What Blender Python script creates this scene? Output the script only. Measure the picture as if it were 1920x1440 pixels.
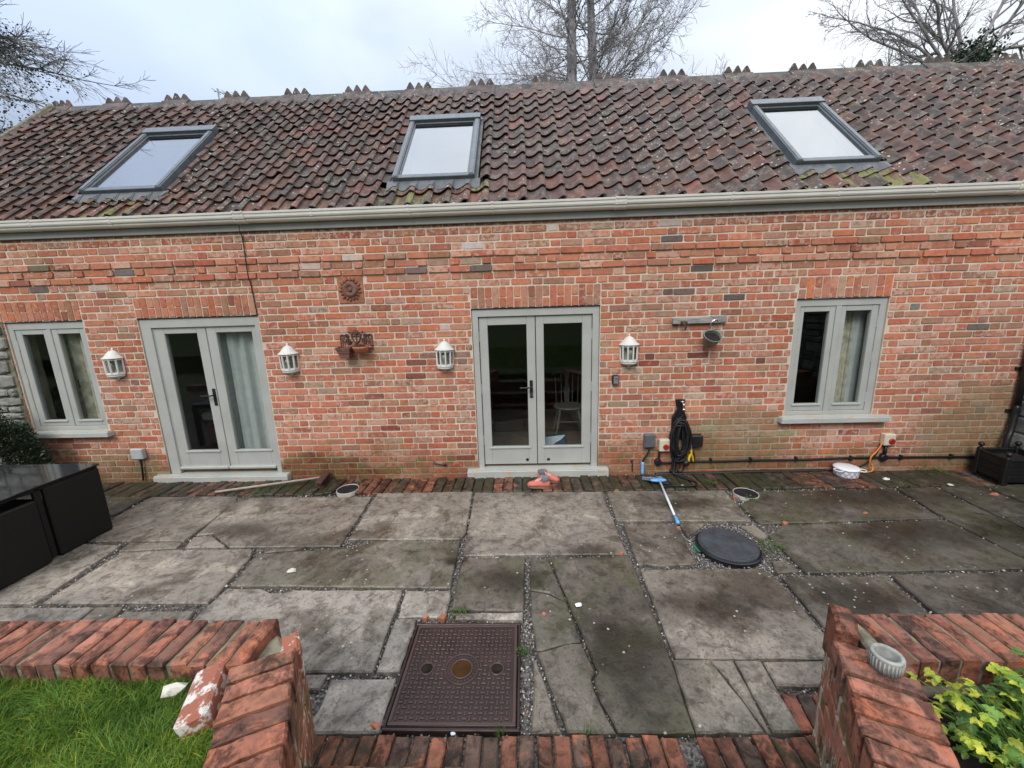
import bpy, math, random
import numpy as np
from mathutils import Matrix, Vector, Quaternion

for o in list(bpy.data.objects):
    bpy.data.objects.remove(o)
SC = bpy.context.scene
COL = SC.collection
PI = math.pi

# ------------------------------------------------------------------ camera
CAM_LOC = np.array((0.0, -4.176, 1.909))
YAW, PITCH, ROLL, FOC = math.radians(1.95), math.radians(-11.31), math.radians(1.71), 721.0
def _rot():
    cy, sy, cp, sp, cr, sr = math.cos(YAW), math.sin(YAW), math.cos(PITCH), math.sin(PITCH), math.cos(ROLL), math.sin(ROLL)
    rz = np.array([[cy, -sy, 0], [sy, cy, 0], [0, 0, 1]])
    rx = np.array([[1, 0, 0], [0, cp, -sp], [0, sp, cp]])
    ry = np.array([[cr, 0, sr], [0, 1, 0], [-sr, 0, cr]])
    return rz @ rx @ ry
CM = _rot()
cam_data = bpy.data.cameras.new('camera')
cam_data.sensor_width = 36.0
cam_data.lens = FOC / 1920 * 36
cam_data.clip_start = 0.05
cam_data.clip_end = 2000
cam = bpy.data.objects.new('camera', cam_data)
m4 = Matrix.Identity(4)
for i in range(3):
    m4[i][0] = CM[i][0]; m4[i][1] = CM[i][2]; m4[i][2] = -CM[i][1]; m4[i][3] = CAM_LOC[i]
cam.matrix_world = m4
COL.objects.link(cam)
SC.camera = cam

# ------------------------------------------------------------------ sky, sun, exposure
SUN_EL, SUN_AZ = math.radians(44), math.radians(200)      # azimuth clockwise from +Y
world = bpy.data.worlds.new('World'); SC.world = world; world.use_nodes = True
wn, wl = world.node_tree.nodes, world.node_tree.links
wn.clear()
w_out = wn.new('ShaderNodeOutputWorld'); w_bg = wn.new('ShaderNodeBackground')
w_sky = wn.new('ShaderNodeTexSky'); w_sky.sky_type = 'NISHITA'; w_sky.sun_disc = False
w_sky.sun_elevation = SUN_EL; w_sky.sun_rotation = SUN_AZ; w_sky.air_density = 1.4; w_sky.dust_density = 2.5
w_bg.inputs['Strength'].default_value = 0.1
w_tc = wn.new('ShaderNodeTexCoord')
w_map = wn.new('ShaderNodeMapping'); w_map.inputs['Scale'].default_value = (1.0, 1.0, 1.9); w_map.inputs['Location'].default_value = (3.1, 0.4, 0.7)
w_n1 = wn.new('ShaderNodeTexNoise'); w_n1.inputs['Scale'].default_value = 1.15; w_n1.inputs['Detail'].default_value = 4.5; w_n1.inputs['Roughness'].default_value = 0.5
w_n2 = wn.new('ShaderNodeTexNoise'); w_n2.inputs['Scale'].default_value = 2.1; w_n2.inputs['Detail'].default_value = 5; w_n2.inputs['Distortion'].default_value = 0.5
w_r1 = wn.new('ShaderNodeValToRGB')                        # cloud colour, x10 because of the 0.1 strength
w_r1.color_ramp.elements[0].position = 0.30; w_r1.color_ramp.elements[0].color = (5.3, 6.3, 8.2, 1)
w_r1.color_ramp.elements[1].position = 0.66; w_r1.color_ramp.elements[1].color = (8.7, 9.1, 9.6, 1)
w_mx = wn.new('ShaderNodeMix'); w_mx.data_type = 'RGBA'; w_mx.blend_type = 'MIX'
w_ml = wn.new('ShaderNodeMix'); w_ml.data_type = 'RGBA'; w_ml.blend_type = 'MULTIPLY'; w_ml.inputs[0].default_value = 0.55
w_mr = wn.new('ShaderNodeMapRange'); w_mr.inputs[1].default_value = 0.33; w_mr.inputs[2].default_value = 0.67; w_mr.inputs[3].default_value = 0.66; w_mr.inputs[4].default_value = 1.22
w_sep = wn.new('ShaderNodeSeparateXYZ')
w_ad = wn.new('ShaderNodeMath'); w_ad.operation = 'MULTIPLY_ADD'; w_ad.inputs[1].default_value = 0.30
wl.new(w_tc.outputs['Generated'], w_map.inputs[0]); wl.new(w_map.outputs[0], w_n1.inputs[0]); wl.new(w_map.outputs[0], w_n2.inputs[0])
wl.new(w_tc.outputs['Generated'], w_sep.inputs[0]); wl.new(w_sep.outputs[0], w_ad.inputs[0]); wl.new(w_n1.outputs[0], w_ad.inputs[2])
wl.new(w_ad.outputs[0], w_r1.inputs[0])
wl.new(w_n2.outputs[0], w_mr.inputs[0])
wl.new(w_r1.outputs[0], w_ml.inputs[6]); wl.new(w_mr.outputs[0], w_ml.inputs[7])
w_mx.inputs[0].default_value = 0.93                       # overcast: the cloud deck hides most of the clear sky
w_cie = wn.new('ShaderNodeMapRange')                        # overcast sky: the zenith is brighter than the horizon
w_cie.inputs[1].default_value = 0.0; w_cie.inputs[2].default_value = 1.0; w_cie.inputs[3].default_value = 0.37; w_cie.inputs[4].default_value = 1.62
w_gr = wn.new('ShaderNodeMix'); w_gr.data_type = 'RGBA'; w_gr.blend_type = 'MULTIPLY'; w_gr.inputs[0].default_value = 1.0
wl.new(w_sep.outputs[2], w_cie.inputs[0]); wl.new(w_ml.outputs[2], w_gr.inputs[6]); wl.new(w_cie.outputs[0], w_gr.inputs[7])
wl.new(w_sky.outputs[0], w_mx.inputs[6]); wl.new(w_gr.outputs[2], w_mx.inputs[7])
wl.new(w_mx.outputs[2], w_bg.inputs[0]); wl.new(w_bg.outputs[0], w_out.inputs[0])

sun_data = bpy.data.lights.new('sun', 'SUN'); sun_data.energy = 1.5; sun_data.angle = math.radians(28); sun_data.color = (1.0, 0.96, 0.9)
sun = bpy.data.objects.new('sun', sun_data); COL.objects.link(sun)
_d = Vector((math.sin(SUN_AZ) * math.cos(SUN_EL), math.cos(SUN_AZ) * math.cos(SUN_EL), math.sin(SUN_EL)))
sun.rotation_euler = _d.to_track_quat('Z', 'Y').to_euler(); sun.location = _d * 60

SC.view_settings.view_transform = 'Standard'; SC.view_settings.look = 'None'
SC.view_settings.exposure = 0.50; SC.view_settings.gamma = 1.0; SC.view_settings.use_curve_mapping = False
SC.render.engine = 'CYCLES'
try:
    SC.cycles.use_denoising = True; SC.cycles.denoiser = 'OPENIMAGEDENOISE'; SC.cycles.denoising_input_passes = 'RGB_ALBEDO_NORMAL'
    SC.cycles.max_bounces = 7; SC.cycles.transparent_max_bounces = 12; SC.cycles.diffuse_bounces = 4; SC.cycles.glossy_bounces = 3
    SC.cycles.caustics_reflective = False; SC.cycles.caustics_refractive = False
except Exception:
    pass

# ------------------------------------------------------------------ helpers
def lin(r, g, b):
    f = lambda v: (v / 255 / 12.92) if v / 255 <= 0.04045 else ((v / 255 + 0.055) / 1.055) ** 2.4
    return (f(r), f(g), f(b))

class G:
    """collects geometry; build() links it as ONE mesh object"""
    def __init__(s): s.v = []; s.f = []; s.c = []; s.col = (1, 1, 1, 0); s.xf = None
    def V(s, p):
        if s.xf is not None: p = s.xf @ Vector(p)
        s.v.append((p[0], p[1], p[2])); return len(s.v) - 1
    def F(s, *idx): s.f.append(idx); s.c.append(s.col)
    def quad(s, a, b, c, d): s.F(s.V(a), s.V(b), s.V(c), s.V(d))
    def box(s, lo, hi, b=0.0):
        cx, cy, cz = [(lo[i] + hi[i]) / 2 for i in range(3)]
        hx, hy, hz = [abs(hi[i] - lo[i]) / 2 for i in range(3)]
        b = min(b, hx * .45, hy * .45, hz * .45)
        if b <= 0:
            q = [s.V((cx + sx * hx, cy + sy * hy, cz + sz * hz)) for sx in (-1, 1) for sy in (-1, 1) for sz in (-1, 1)]
            for f in ((0, 1, 3, 2), (4, 6, 7, 5), (0, 4, 5, 1), (2, 3, 7, 6), (0, 2, 6, 4), (1, 5, 7, 3)): s.F(*[q[i] for i in f])
            return
        k = {}
        for sx in (-1, 1):
            for sy in (-1, 1):
                for sz in (-1, 1):
                    k[sx, sy, sz, 0] = s.V((cx + sx * hx, cy + sy * (hy - b), cz + sz * (hz - b)))
                    k[sx, sy, sz, 1] = s.V((cx + sx * (hx - b), cy + sy * hy, cz + sz * (hz - b)))
                    k[sx, sy, sz, 2] = s.V((cx + sx * (hx - b), cy + sy * (hy - b), cz + sz * hz))
        for sg in (-1, 1):
            s.F(*[k[sg, a, c, 0] for a, c in ((-1, -1), (1, -1), (1, 1), (-1, 1))][::sg])
            s.F(*[k[a, sg, c, 1] for a, c in ((-1, -1), (-1, 1), (1, 1), (1, -1))][::sg])
            s.F(*[k[a, c, sg, 2] for a, c in ((-1, -1), (1, -1), (1, 1), (-1, 1))][::sg])
        for a in (-1, 1):
            for c in (-1, 1):
                s.F(k[a, c, -1, 0], k[a, c, 1, 0], k[a, c, 1, 1], k[a, c, -1, 1])
                s.F(k[a, -1, c, 0], k[a, 1, c, 0], k[a, 1, c, 2], k[a, -1, c, 2])
                s.F(k[-1, a, c, 1], k[1, a, c, 1], k[1, a, c, 2], k[-1, a, c, 2])
                for e in (-1, 1): s.F(k[a, c, e, 0], k[a, c, e, 1], k[a, c, e, 2])
    def tube(s, pts, r, n=6, cap=True, smooth=0):
        P = [Vector(p) for p in pts]
        if smooth and len(P) > 2:
            Q = []
            for i in range(len(P) - 1):
                p0, p1, p2, p3 = P[max(i - 1, 0)], P[i], P[i + 1], P[min(i + 2, len(P) - 1)]
                for j in range(smooth):
                    t = j / smooth
                    Q.append(0.5 * ((2 * p1) + (p2 - p0) * t + (2 * p0 - 5 * p1 + 4 * p2 - p3) * t * t + (3 * p1 - p0 - 3 * p2 + p3) * t ** 3))
            P = Q + [P[-1]]
        R = r if isinstance(r, (list, tuple)) else None
        nrm = None; prev = None
        for i, p in enumerate(P):
            d = (P[min(i + 1, len(P) - 1)] - P[max(i - 1, 0)])
            d = d.normalized() if d.length > 1e-9 else Vector((0, 0, 1))
            if nrm is None:
                nrm = d.orthogonal().normalized()
            else:
                nrm = (nrm - d * nrm.dot(d)); nrm = nrm.normalized() if nrm.length > 1e-6 else d.orthogonal().normalized()
            bn = d.cross(nrm)
            rr = (R[0] + (R[1] - R[0]) * i / (len(P) - 1)) if R else r
            ring = [s.V(p + (nrm * math.cos(2 * PI * k / n) + bn * math.sin(2 * PI * k / n)) * rr) for k in range(n)]
            if prev:
                for k in range(n): s.F(prev[k], prev[(k + 1) % n], ring[(k + 1) % n], ring[k])
            elif cap: s.F(*ring[::-1])
            prev = ring
        if cap: s.F(*prev)
    def lathe(s, c, prof, n=16, a0=0.0, a1=2 * PI, close=False, cap=False):
        full = abs(a1 - a0 - 2 * PI) < 1e-6
        m = n if full else n + 1
        rings = []
        for r, z in prof:
            rings.append([s.V((c[0] + r * math.cos(a0 + (a1 - a0) * k / n), c[1] + r * math.sin(a0 + (a1 - a0) * k / n), c[2] + z)) for k in range(m)])
        for i in range(len(rings) - 1):
            for k in range(n):
                k2 = (k + 1) % m
                s.F(rings[i][k], rings[i][k2], rings[i + 1][k2], rings[i + 1][k])
        if cap:
            s.F(*rings[0][::-1]); s.F(*rings[-1])
    def prism(s, poly, z0, z1, ch=0.0, jit=0.0, rnd=None, tilt=(0, 0), step=0.0):
        """polygon (x, y) extruded z0..z1, top edge chamfered by ch, edge points jittered"""
        pts = []
        n = len(poly)
        for i in range(n):
            a, b = Vector((*poly[i], 0)), Vector((*poly[(i + 1) % n], 0))
            L = (b - a).length
            k = max(1, int(L / step)) if step else 1
            for j in range(k):
                p = a.lerp(b, j / k)
                if jit and rnd: p = p + Vector((rnd.uniform(-jit, jit), rnd.uniform(-jit, jit), 0))
                pts.append(p)
        n = len(pts)
        ar = sum(pts[i].x * pts[(i + 1) % n].y - pts[(i + 1) % n].x * pts[i].y for i in range(n))
        if ar < 0: pts.reverse()
        cen = sum((p for p in pts), Vector()) / n
        tz = lambda p: tilt[0] * (p.x - cen.x) + tilt[1] * (p.y - cen.y)
        lo = [s.V((p.x, p.y, z0)) for p in pts]
        mid = [s.V((p.x, p.y, z1 - ch + tz(p))) for p in pts]
        for i in range(n): s.F(lo[i], lo[(i + 1) % n], mid[(i + 1) % n], mid[i])
        if ch > 0:
            top = []
            for i in range(n):
                a, b, c = pts[i - 1], pts[i], pts[(i + 1) % n]
                e1 = (b - a).normalized(); e2 = (c - b).normalized()
                nn = Vector((-(e1.y + e2.y), e1.x + e2.x, 0))
                nn = nn.normalized() if nn.length > 1e-6 else Vector((-e1.y, e1.x, 0))
                q = b + nn * ch
                top.append(s.V((q.x, q.y, z1 + tz(q))))
            for i in range(n): s.F(mid[i], mid[(i + 1) % n], top[(i + 1) % n], top[i])
            s.F(*top)
        else: s.F(*mid)
    def sphere(s, c, r, nu=10, nv=6, sc=(1, 1, 1)):
        prof = [(max(1e-4, r * math.sin(PI * i / nv)), -r * math.cos(PI * i / nv)) for i in range(nv + 1)]
        rings = []
        for rr, z in prof:
            rings.append([s.V((c[0] + sc[0] * rr * math.cos(2 * PI * k / nu), c[1] + sc[1] * rr * math.sin(2 * PI * k / nu), c[2] + sc[2] * z)) for k in range(nu)])
        for i in range(nv):
            for k in range(nu): s.F(rings[i][k], rings[i][(k + 1) % nu], rings[i + 1][(k + 1) % nu], rings[i + 1][k])
    def rock(s, c, r, rnd, sc=(1, 1, 1)):
        t = (1 + 5 ** .5) / 2
        vs = [(-1, t, 0), (1, t, 0), (-1, -t, 0), (1, -t, 0), (0, -1, t), (0, 1, t), (0, -1, -t), (0, 1, -t), (t, 0, -1), (t, 0, 1), (-t, 0, -1), (-t, 0, 1)]
        fs = [(0, 11, 5), (0, 5, 1), (0, 1, 7), (0, 7, 10), (0, 10, 11), (1, 5, 9), (5, 11, 4), (11, 10, 2), (10, 7, 6), (7, 1, 8), (3, 9, 4), (3, 4, 2), (3, 2, 6), (3, 6, 8), (3, 8, 9), (4, 9, 5), (2, 4, 11), (6, 2, 10), (8, 6, 7), (9, 8, 1)]
        ids = []
        for v in vs:
            k = r / 1.9 * rnd.uniform(.72, 1.25)
            ids.append(s.V((c[0] + v[0] * k * sc[0], c[1] + v[1] * k * sc[1], c[2] + v[2] * k * sc[2])))
        for f in fs: s.F(*[ids[i] for i in f])
    def mesh(s, name, mat, smooth=False):
        me = bpy.data.meshes.new(name)
        me.from_pydata(s.v, [], s.f)
        at = me.attributes.new('Col', 'FLOAT_COLOR', 'FACE')
        at.data.foreach_set('color', np.array(s.c, dtype=np.float32).ravel())
        if smooth: me.polygons.foreach_set('use_smooth', [True] * len(me.polygons))
        me.materials.append(mat); me.update()
        return me
    def build(s, name, mat, parent=None, smooth=False):
        return link(name, s.mesh(name, mat, smooth), parent)

def link(name, data, parent=None):
    o = bpy.data.objects.new(name, data); COL.objects.link(o)
    if parent is not None:
        o.parent = parent
        o.matrix_parent_inverse = Matrix.Translation(parent.location).inverted() if parent.parent is None and parent.type == 'EMPTY' else Matrix.Identity(4)
    return o

def tag(o, label=None, cat=None, group=None, kind=None):
    if label: o['label'] = label
    if cat: o['category'] = cat
    if group: o['group'] = group
    if kind: o['kind'] = kind
    return o

def thing(name, label, cat, loc=(0, 0, 0), group=None):
    o = bpy.data.objects.new(name, None); COL.objects.link(o)
    o.location = loc; o.empty_display_size = 0.1
    return tag(o, label, cat, group)

def copy_tree(o, parent=None):
    c = o.copy(); COL.objects.link(c)
    if parent is not None: c.parent = parent
    for ch in list(o.children): copy_tree(ch, c)
    return c

def np_mesh(name, V, F, mat, parent=None, C=None, smooth=False):
    """V (n,3), F (m,k) all faces with k corners; C (m,4) face colours"""
    me = bpy.data.meshes.new(name)
    V = np.asarray(V, dtype=np.float32); F = np.asarray(F, dtype=np.int32)
    m, k = F.shape
    me.vertices.add(len(V)); me.vertices.foreach_set('co', V.ravel())
    me.loops.add(m * k); me.loops.foreach_set('vertex_index', F.ravel())
    me.polygons.add(m); me.polygons.foreach_set('loop_start', np.arange(m, dtype=np.int32) * k)
    if smooth: me.polygons.foreach_set('use_smooth', np.ones(m, dtype=bool))
    at = me.attributes.new('Col', 'FLOAT_COLOR', 'FACE')
    if C is None: C = np.tile(np.array((1, 1, 1, 0), dtype=np.float32), (m, 1))
    at.data.foreach_set('color', np.asarray(C, dtype=np.float32).ravel())
    me.materials.append(mat); me.update(calc_edges=True)
    return link(name, me, parent)

# ------------------------------------------------------------------ materials
class N:
    def __init__(s, name):
        s.m = bpy.data.materials.new(name); s.m.use_nodes = True
        s.n, s.l = s.m.node_tree.nodes, s.m.node_tree.links
        s.b = s.n['Principled BSDF']; s.pos = None
    def P(s):
        if s.pos is None:
            g = s.n.new('ShaderNodeNewGeometry'); s.pos = g.outputs['Position']; s.geo = g
        return s.pos
    def put(s, sock, v):
        if hasattr(v, 'is_output'): s.l.new(v, sock)
        elif isinstance(v, (tuple, list)): sock.default_value = tuple(v) + ((1,) if len(sock.default_value) == 4 and len(v) == 3 else ())
        else: sock.default_value = v
    def noise(s, scale, detail=4, rough=.55, vec=None, dist=0.0, out=0):
        t = s.n.new('ShaderNodeTexNoise'); t.inputs['Scale'].default_value = scale; t.inputs['Detail'].default_value = detail
        t.inputs['Roughness'].default_value = rough; t.inputs['Distortion'].default_value = dist
        s.l.new(vec if vec is not None else s.P(), t.inputs['Vector']); return t.outputs[out]
    def vor(s, scale, vec=None, out='Distance', feat='F1', rnd=1.0):
        t = s.n.new('ShaderNodeTexVoronoi'); t.feature = feat; t.inputs['Scale'].default_value = scale; t.inputs['Randomness'].default_value = rnd
        s.l.new(vec if vec is not None else s.P(), t.inputs['Vector']); return t.outputs[out]
    def scalev(s, sc, loc=(0, 0, 0), rot=(0, 0, 0)):
        t = s.n.new('ShaderNodeMapping'); t.inputs['Scale'].default_value = sc; t.inputs['Location'].default_value = loc; t.inputs['Rotation'].default_value = rot
        s.l.new(s.P(), t.inputs['Vector']); return t.outputs[0]
    def mr(s, v, a, b, c=0.0, d=1.0, smooth=True):
        t = s.n.new('ShaderNodeMapRange'); t.clamp = True
        if smooth: t.interpolation_type = 'SMOOTHSTEP'
        for i, x in enumerate((v, a, b, c, d)): s.put(t.inputs[i], x)
        return t.outputs[0]
    def math(s, op, a, b=0.0, c=0.0):
        t = s.n.new('ShaderNodeMath'); t.operation = op
        for i, x in enumerate((a, b, c)): s.put(t.inputs[i], x)
        return t.outputs[0]
    def mix(s, f, a, b, mode='MIX'):
        t = s.n.new('ShaderNodeMix'); t.data_type = 'RGBA'; t.blend_type = mode
        s.put(t.inputs[0], f); s.put(t.inputs[6], a); s.put(t.inputs[7], b); return t.outputs[2]
    def ramp(s, f, stops):
        t = s.n.new('ShaderNodeValToRGB'); e = t.color_ramp.elements
        while len(e) < len(stops): e.new(0.5)
        for i, (p, c) in enumerate(stops): e[i].position = p; e[i].color = tuple(c) + (1,)
        s.put(t.inputs[0], f); return t.outputs[0]
    def attr(s):
        t = s.n.new('ShaderNodeAttribute'); t.attribute_name = 'Col'; return t.outputs['Color'], t.outputs['Alpha']
    def sep(s, v=None):
        t = s.n.new('ShaderNodeSeparateXYZ'); s.l.new(v if v is not None else s.P(), t.inputs[0]); return t.outputs
    def bump(s, h, strength=.5, dist=.01):
        t = s.n.new('ShaderNodeBump'); t.inputs['Strength'].default_value = strength; t.inputs['Distance'].default_value = dist
        s.l.new(h, t.inputs['Height']); s.l.new(t.outputs[0], s.b.inputs['Normal']); return t
    def stain(s, c, rx, rz, seed, axes=(0, 2), edge=.55):
        """0..1 mask of one ragged stain on the surface"""
        p = s.sep(); n = s.math('MULTIPLY', s.math('SUBTRACT', s.noise(2.6, 6, .65, vec=s.scalev((1, 1, 1), (seed, 0, 0))), .5), 1.6)
        a = s.math('MULTIPLY', s.math('SUBTRACT', p[axes[0]], c[0]), 1 / rx); b = s.math('MULTIPLY', s.math('SUBTRACT', p[axes[1]], c[1]), 1 / rz)
        d = s.math('SQRT', s.math('ADD', s.math('MULTIPLY', a, a), s.math('MULTIPLY', b, b)))
        return s.mr(s.math('ADD', d, n), edge, 1.15, 1.0, 0.0)
    def set(s, col=None, rough=None, metal=None, spec=None):
        if col is not None: s.put(s.b.inputs['Base Color'], col)
        if rough is not None: s.put(s.b.inputs['Roughness'], rough)
        if metal is not None: s.put(s.b.inputs['Metallic'], metal)
        if spec is not None: s.put(s.b.inputs['Specular IOR Level'], spec)
        return s.m

def simple(name, col, rough=.6, metal=0.0, var=.25, scale=14, bump=0.15, bscale=120, bdist=.002, spec=.5):
    k = N(name)
    a = k.mix(k.mr(k.noise(scale, 5), .3, .7), tuple(c * (1 - var) for c in col), tuple(min(1, c * (1 + var)) for c in col))
    if bump: k.bump(k.noise(bscale, 3), bump, bdist)
    return k.set(a, k.mr(k.noise(scale * 2.3, 3), .3, .7, max(0.02, rough - .08), min(1, rough + .08)), metal, spec)
# ---- material library
MAT = {}
def m_brick():
    k = N('brick'); c, a = k.attr(); z = k.sep()[2]
    v = k.mr(k.noise(22, 5, .6), .25, .75, .72, 1.25)
    col = k.mix(1.0, c, k.mix(v, (0, 0, 0), (1, 1, 1)), 'MULTIPLY')
    col = k.mix(k.mr(k.noise(9, 3, .6), .5, .75, 0, .45), col, k.mix(1.0, col, (1.25, 1.0, .85), 'MULTIPLY'))
    # old lime wash and mortar smeared over the faces
    sm = k.noise(21, 4, .62, dist=.3)
    f = k.mr(k.math('ADD', sm, k.math('MULTIPLY', a, .26)), .63, .75)
    col = k.mix(k.math('MULTIPLY', f, .62), col, (.55, .39, .30))
    f2 = k.mr(k.noise(60, 4, .7), .62, .72)
    col = k.mix(k.math('MULTIPLY', f2, .5), col, (.12, .06, .04))
    col = k.mix(k.mr(k.noise(.9, 3, .5), .35, .65), k.mix(1.0, col, (.90, .88, .86), 'MULTIPLY'), k.mix(1.0, col, (1.10, 1.10, 1.10), 'MULTIPLY'))
    wet = k.stain((-2.35, .08), .75, .26, 3.0)
    col = k.mix(k.math('MULTIPLY', wet, .8), col, k.mix(1.0, col, (.36, .27, .19), 'MULTIPLY'))
    olive = k.math('MAXIMUM', k.stain((2.3, .40), .75, .42, 7.0), k.math('MAXIMUM', k.stain((4.95, .45), .75, .6, 11.0), k.stain((-5.0, .12), .6, .3, 15.0)))
    col = k.mix(k.math('MULTIPLY', olive, .55), col, k.mix(k.noise(20, 4), (.12, .10, .045), (.27, .24, .13)))
    # damp and algae low on the wall
    zz = k.math('ADD', z, k.math('MULTIPLY', k.noise(1.6, 5, .6), -.9))
    damp = k.mr(zz, -.42, .06, 1.0, 0.0)
    col = k.mix(k.math('MULTIPLY', damp, .55), col, k.mix(1.0, col, (.42, .36, .22), 'MULTIPLY'))
    alg = k.math('MULTIPLY', k.mr(zz, -.3, .0, .55, 0.0), k.mr(k.noise(6, 4), .5, .62))
    col = k.mix(alg, col, (.13, .12, .035))
    k.bump(k.math('ADD', k.noise(85, 5, .7), k.math('MULTIPLY', sm, 1.5)), .55, .004)
    return k.set(col, .88, spec=.25)
def m_mortar():
    k = N('mortar'); z = k.sep()[2]
    col = k.ramp(k.noise(5, 6, .65), [(.3, (.50, .40, .31)), (.5, (.61, .51, .41)), (.72, (.70, .61, .51))])
    zz = k.math('ADD', z, k.math('MULTIPLY', k.noise(1.6, 5, .6), -.9))
    olive = k.math('MAXIMUM', k.stain((2.3, .40), .75, .42, 7.0), k.math('MAXIMUM', k.stain((4.95, .45), .75, .6, 11.0), k.stain((-2.35, .08), .75, .26, 3.0)))
    col = k.mix(k.math('MULTIPLY', olive, .6), col, (.20, .175, .09))
    col = k.mix(k.mr(zz, -.42, .1, .75, 0.0), col, (.16, .13, .06))
    k.bump(k.noise(160, 4, .7), .6, .004)
    return k.set(col, .93, spec=.2)
def m_tile():
    k = N('clay_tile'); c, a = k.attr()
    v = k.mr(k.noise(14, 6, .65), .25, .75, .6, 1.35)
    col = k.mix(1.0, c, k.mix(v, (0, 0, 0), (1, 1, 1)), 'MULTIPLY')
    col = k.mix(k.mr(k.noise(7.5, 6, .7, dist=.6), .52, .64, 0, .6), col, (.25, .105, .065))
    soot = k.mr(k.noise(5, 6, .7), .42, .66)
    col = k.mix(k.math('MULTIPLY', soot, .75), col, (.045, .043, .042))
    grey = k.mr(k.noise(5.1, 6, .75, dist=.4), .52, .62)
    col = k.mix(k.math('MULTIPLY', grey, k.mr(k.noise(70, 3), .4, .6, .1, .6)), col, (.26, .25, .21))
    # lichen: pale round spots, gathered in drifts
    drift = k.mr(k.noise(1.5, 5, .7), .44, .58)
    for sc, th in ((8, .15), (15, .20), (27, .22)):
        sp = k.mr(k.math('ADD', k.vor(sc), k.math('MULTIPLY', k.noise(60, 3), .18)), th, th + .09, 1.0, 0.0)
        pick = k.mr(k.sep(k.vor(sc, out='Color'))[0], .50, .53)
        col = k.mix(k.math('MULTIPLY', k.math('MULTIPLY', sp, pick), k.math('MULTIPLY', drift, .9)), col, (.56, .56, .48))
    moss = k.mr(k.math('ADD', k.noise(7, 6, .65, vec=k.scalev((3.2, .55, .55))), k.math('MULTIPLY', a, .30)), .74, .84)
    col = k.mix(k.math('MULTIPLY', moss, .85), col, k.mix(k.noise(30), (.10, .12, .025), (.27, .28, .085)))
    k.bump(k.noise(90, 5, .7), .6, .004)
    return k.set(col, k.mr(soot, 0, 1, .55, .75), spec=.35)
def m_slab():
    k = N('sandstone_slab'); c, a = k.attr()
    st = k.scalev((1, 1, 1))
    v = k.mr(k.noise(9, 9, .78), .32, .68, .50, 1.45)
    col = k.mix(1.0, c, k.mix(v, (0, 0, 0), (1, 1, 1)), 'MULTIPLY')
    col = k.mix(k.mr(k.noise(1.9, 7, .66, dist=.7), .49, .64, 0, .85), col, k.mix(1.0, col, (.34, .31, .27), 'MULTIPLY'))
    col = k.mix(k.mr(k.noise(2.6, 8, .74, dist=1.0), .53, .64, 0, .75), col, k.mix(1.0, col, (1.65, 1.62, 1.58), 'MULTIPLY'))
    col = k.mix(k.mr(k.noise(26, 6, .8, dist=.6), .55, .66, 0, .55), col, k.mix(1.0, col, (.35, .33, .30), 'MULTIPLY'))
    col = k.mix(k.math('MULTIPLY', a, k.mr(k.noise(3.7, 6, .68), .40, .62, 0, .85)), col, (.075, .078, .035))
    ax = (0, 1)
    st = None
    for cx, cy, rx, ry, sd in ((3.3, -.62, 1.1, .28, 2), (3.2, -1.22, .8, .28, 5), (4.3, -1.25, .8, .22, 9), (1.15, -2.0, .6, .22, 13), (1.45, -1.85, .5, .3, 17), (-3.3, -1.05, .0001, .0001, 1), (.55, -2.3, .3, .5, 21), (-.15, -1.75, .28, .2, 25), (-2.55, -1.1, .45, .16, 29), (-.56, -1.55, .11, .07, 33), (1.5, -.72, .5, .14, 37), (.45, -1.45, .35, .14, 41), (3.7, -1.9, .7, .3, 45), (2.15, -1.95, .5, .2, 49)):
        m_ = k.stain((cx, cy), rx, ry, float(sd), ax, .25); st = m_ if st is None else k.math('MAXIMUM', st, m_)
    col = k.mix(k.math('MULTIPLY', st, .82), col, k.mix(1.0, col, (.21, .175, .13), 'MULTIPLY'))
    pale = None
    for cx, cy, rx, ry, sd in ((-2.72, -.66, .12, .05, 3), (-3.3, -1.7, .9, .25, 6), (.0, -.9, .7, .4, 8), (-1.5, -2.0, .8, .3, 12), (1.75, -2.45, .3, .3, 16), (-2.9, -.75, .7, .25, 20), (-.08, -1.62, .14, .10, 24), (2.6, -1.1, .35, .1, 28)):
        m_ = k.stain((cx, cy), rx, ry, float(sd), ax, .25); pale = m_ if pale is None else k.math('MAXIMUM', pale, m_)
    col = k.mix(k.math('MULTIPLY', pale, .7), col, k.mix(1.0, col, (1.55, 1.52, 1.50), 'MULTIPLY'))
    leo = k.mr(k.noise(11, 6, .7, dist=.9), .53, .60)
    col = k.mix(k.math('MULTIPLY', leo, .55), col, k.mix(1.0, col, (.36, .31, .25), 'MULTIPLY'))
    pit = k.mr(k.noise(55, 5, .78), .575, .635)
    col = k.mix(k.math('MULTIPLY', pit, .6), col, (.050, .045, .038))
    drift = k.mr(k.noise(1.9, 3), .50, .58)
    sp = k.mr(k.math('ADD', k.vor(23), k.math('MULTIPLY', k.noise(55, 4), .34)), .25, .36, 1.0, 0.0)
    pick = k.mr(k.sep(k.vor(23, out='Color'))[0], .56, .58)
    col = k.mix(k.math('MULTIPLY', k.math('MULTIPLY', sp, pick), k.math('MULTIPLY', drift, .85)), col, (.50, .49, .44))
    h = k.math('ADD', k.noise(7, 8, .7), k.math('MULTIPLY', pit, -.25))
    k.bump(h, .55, .02)
    wet = k.mr(k.noise(2.7, 5, .6), .38, .66, .26, .72)
    return k.set(col, wet, spec=.45)
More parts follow.
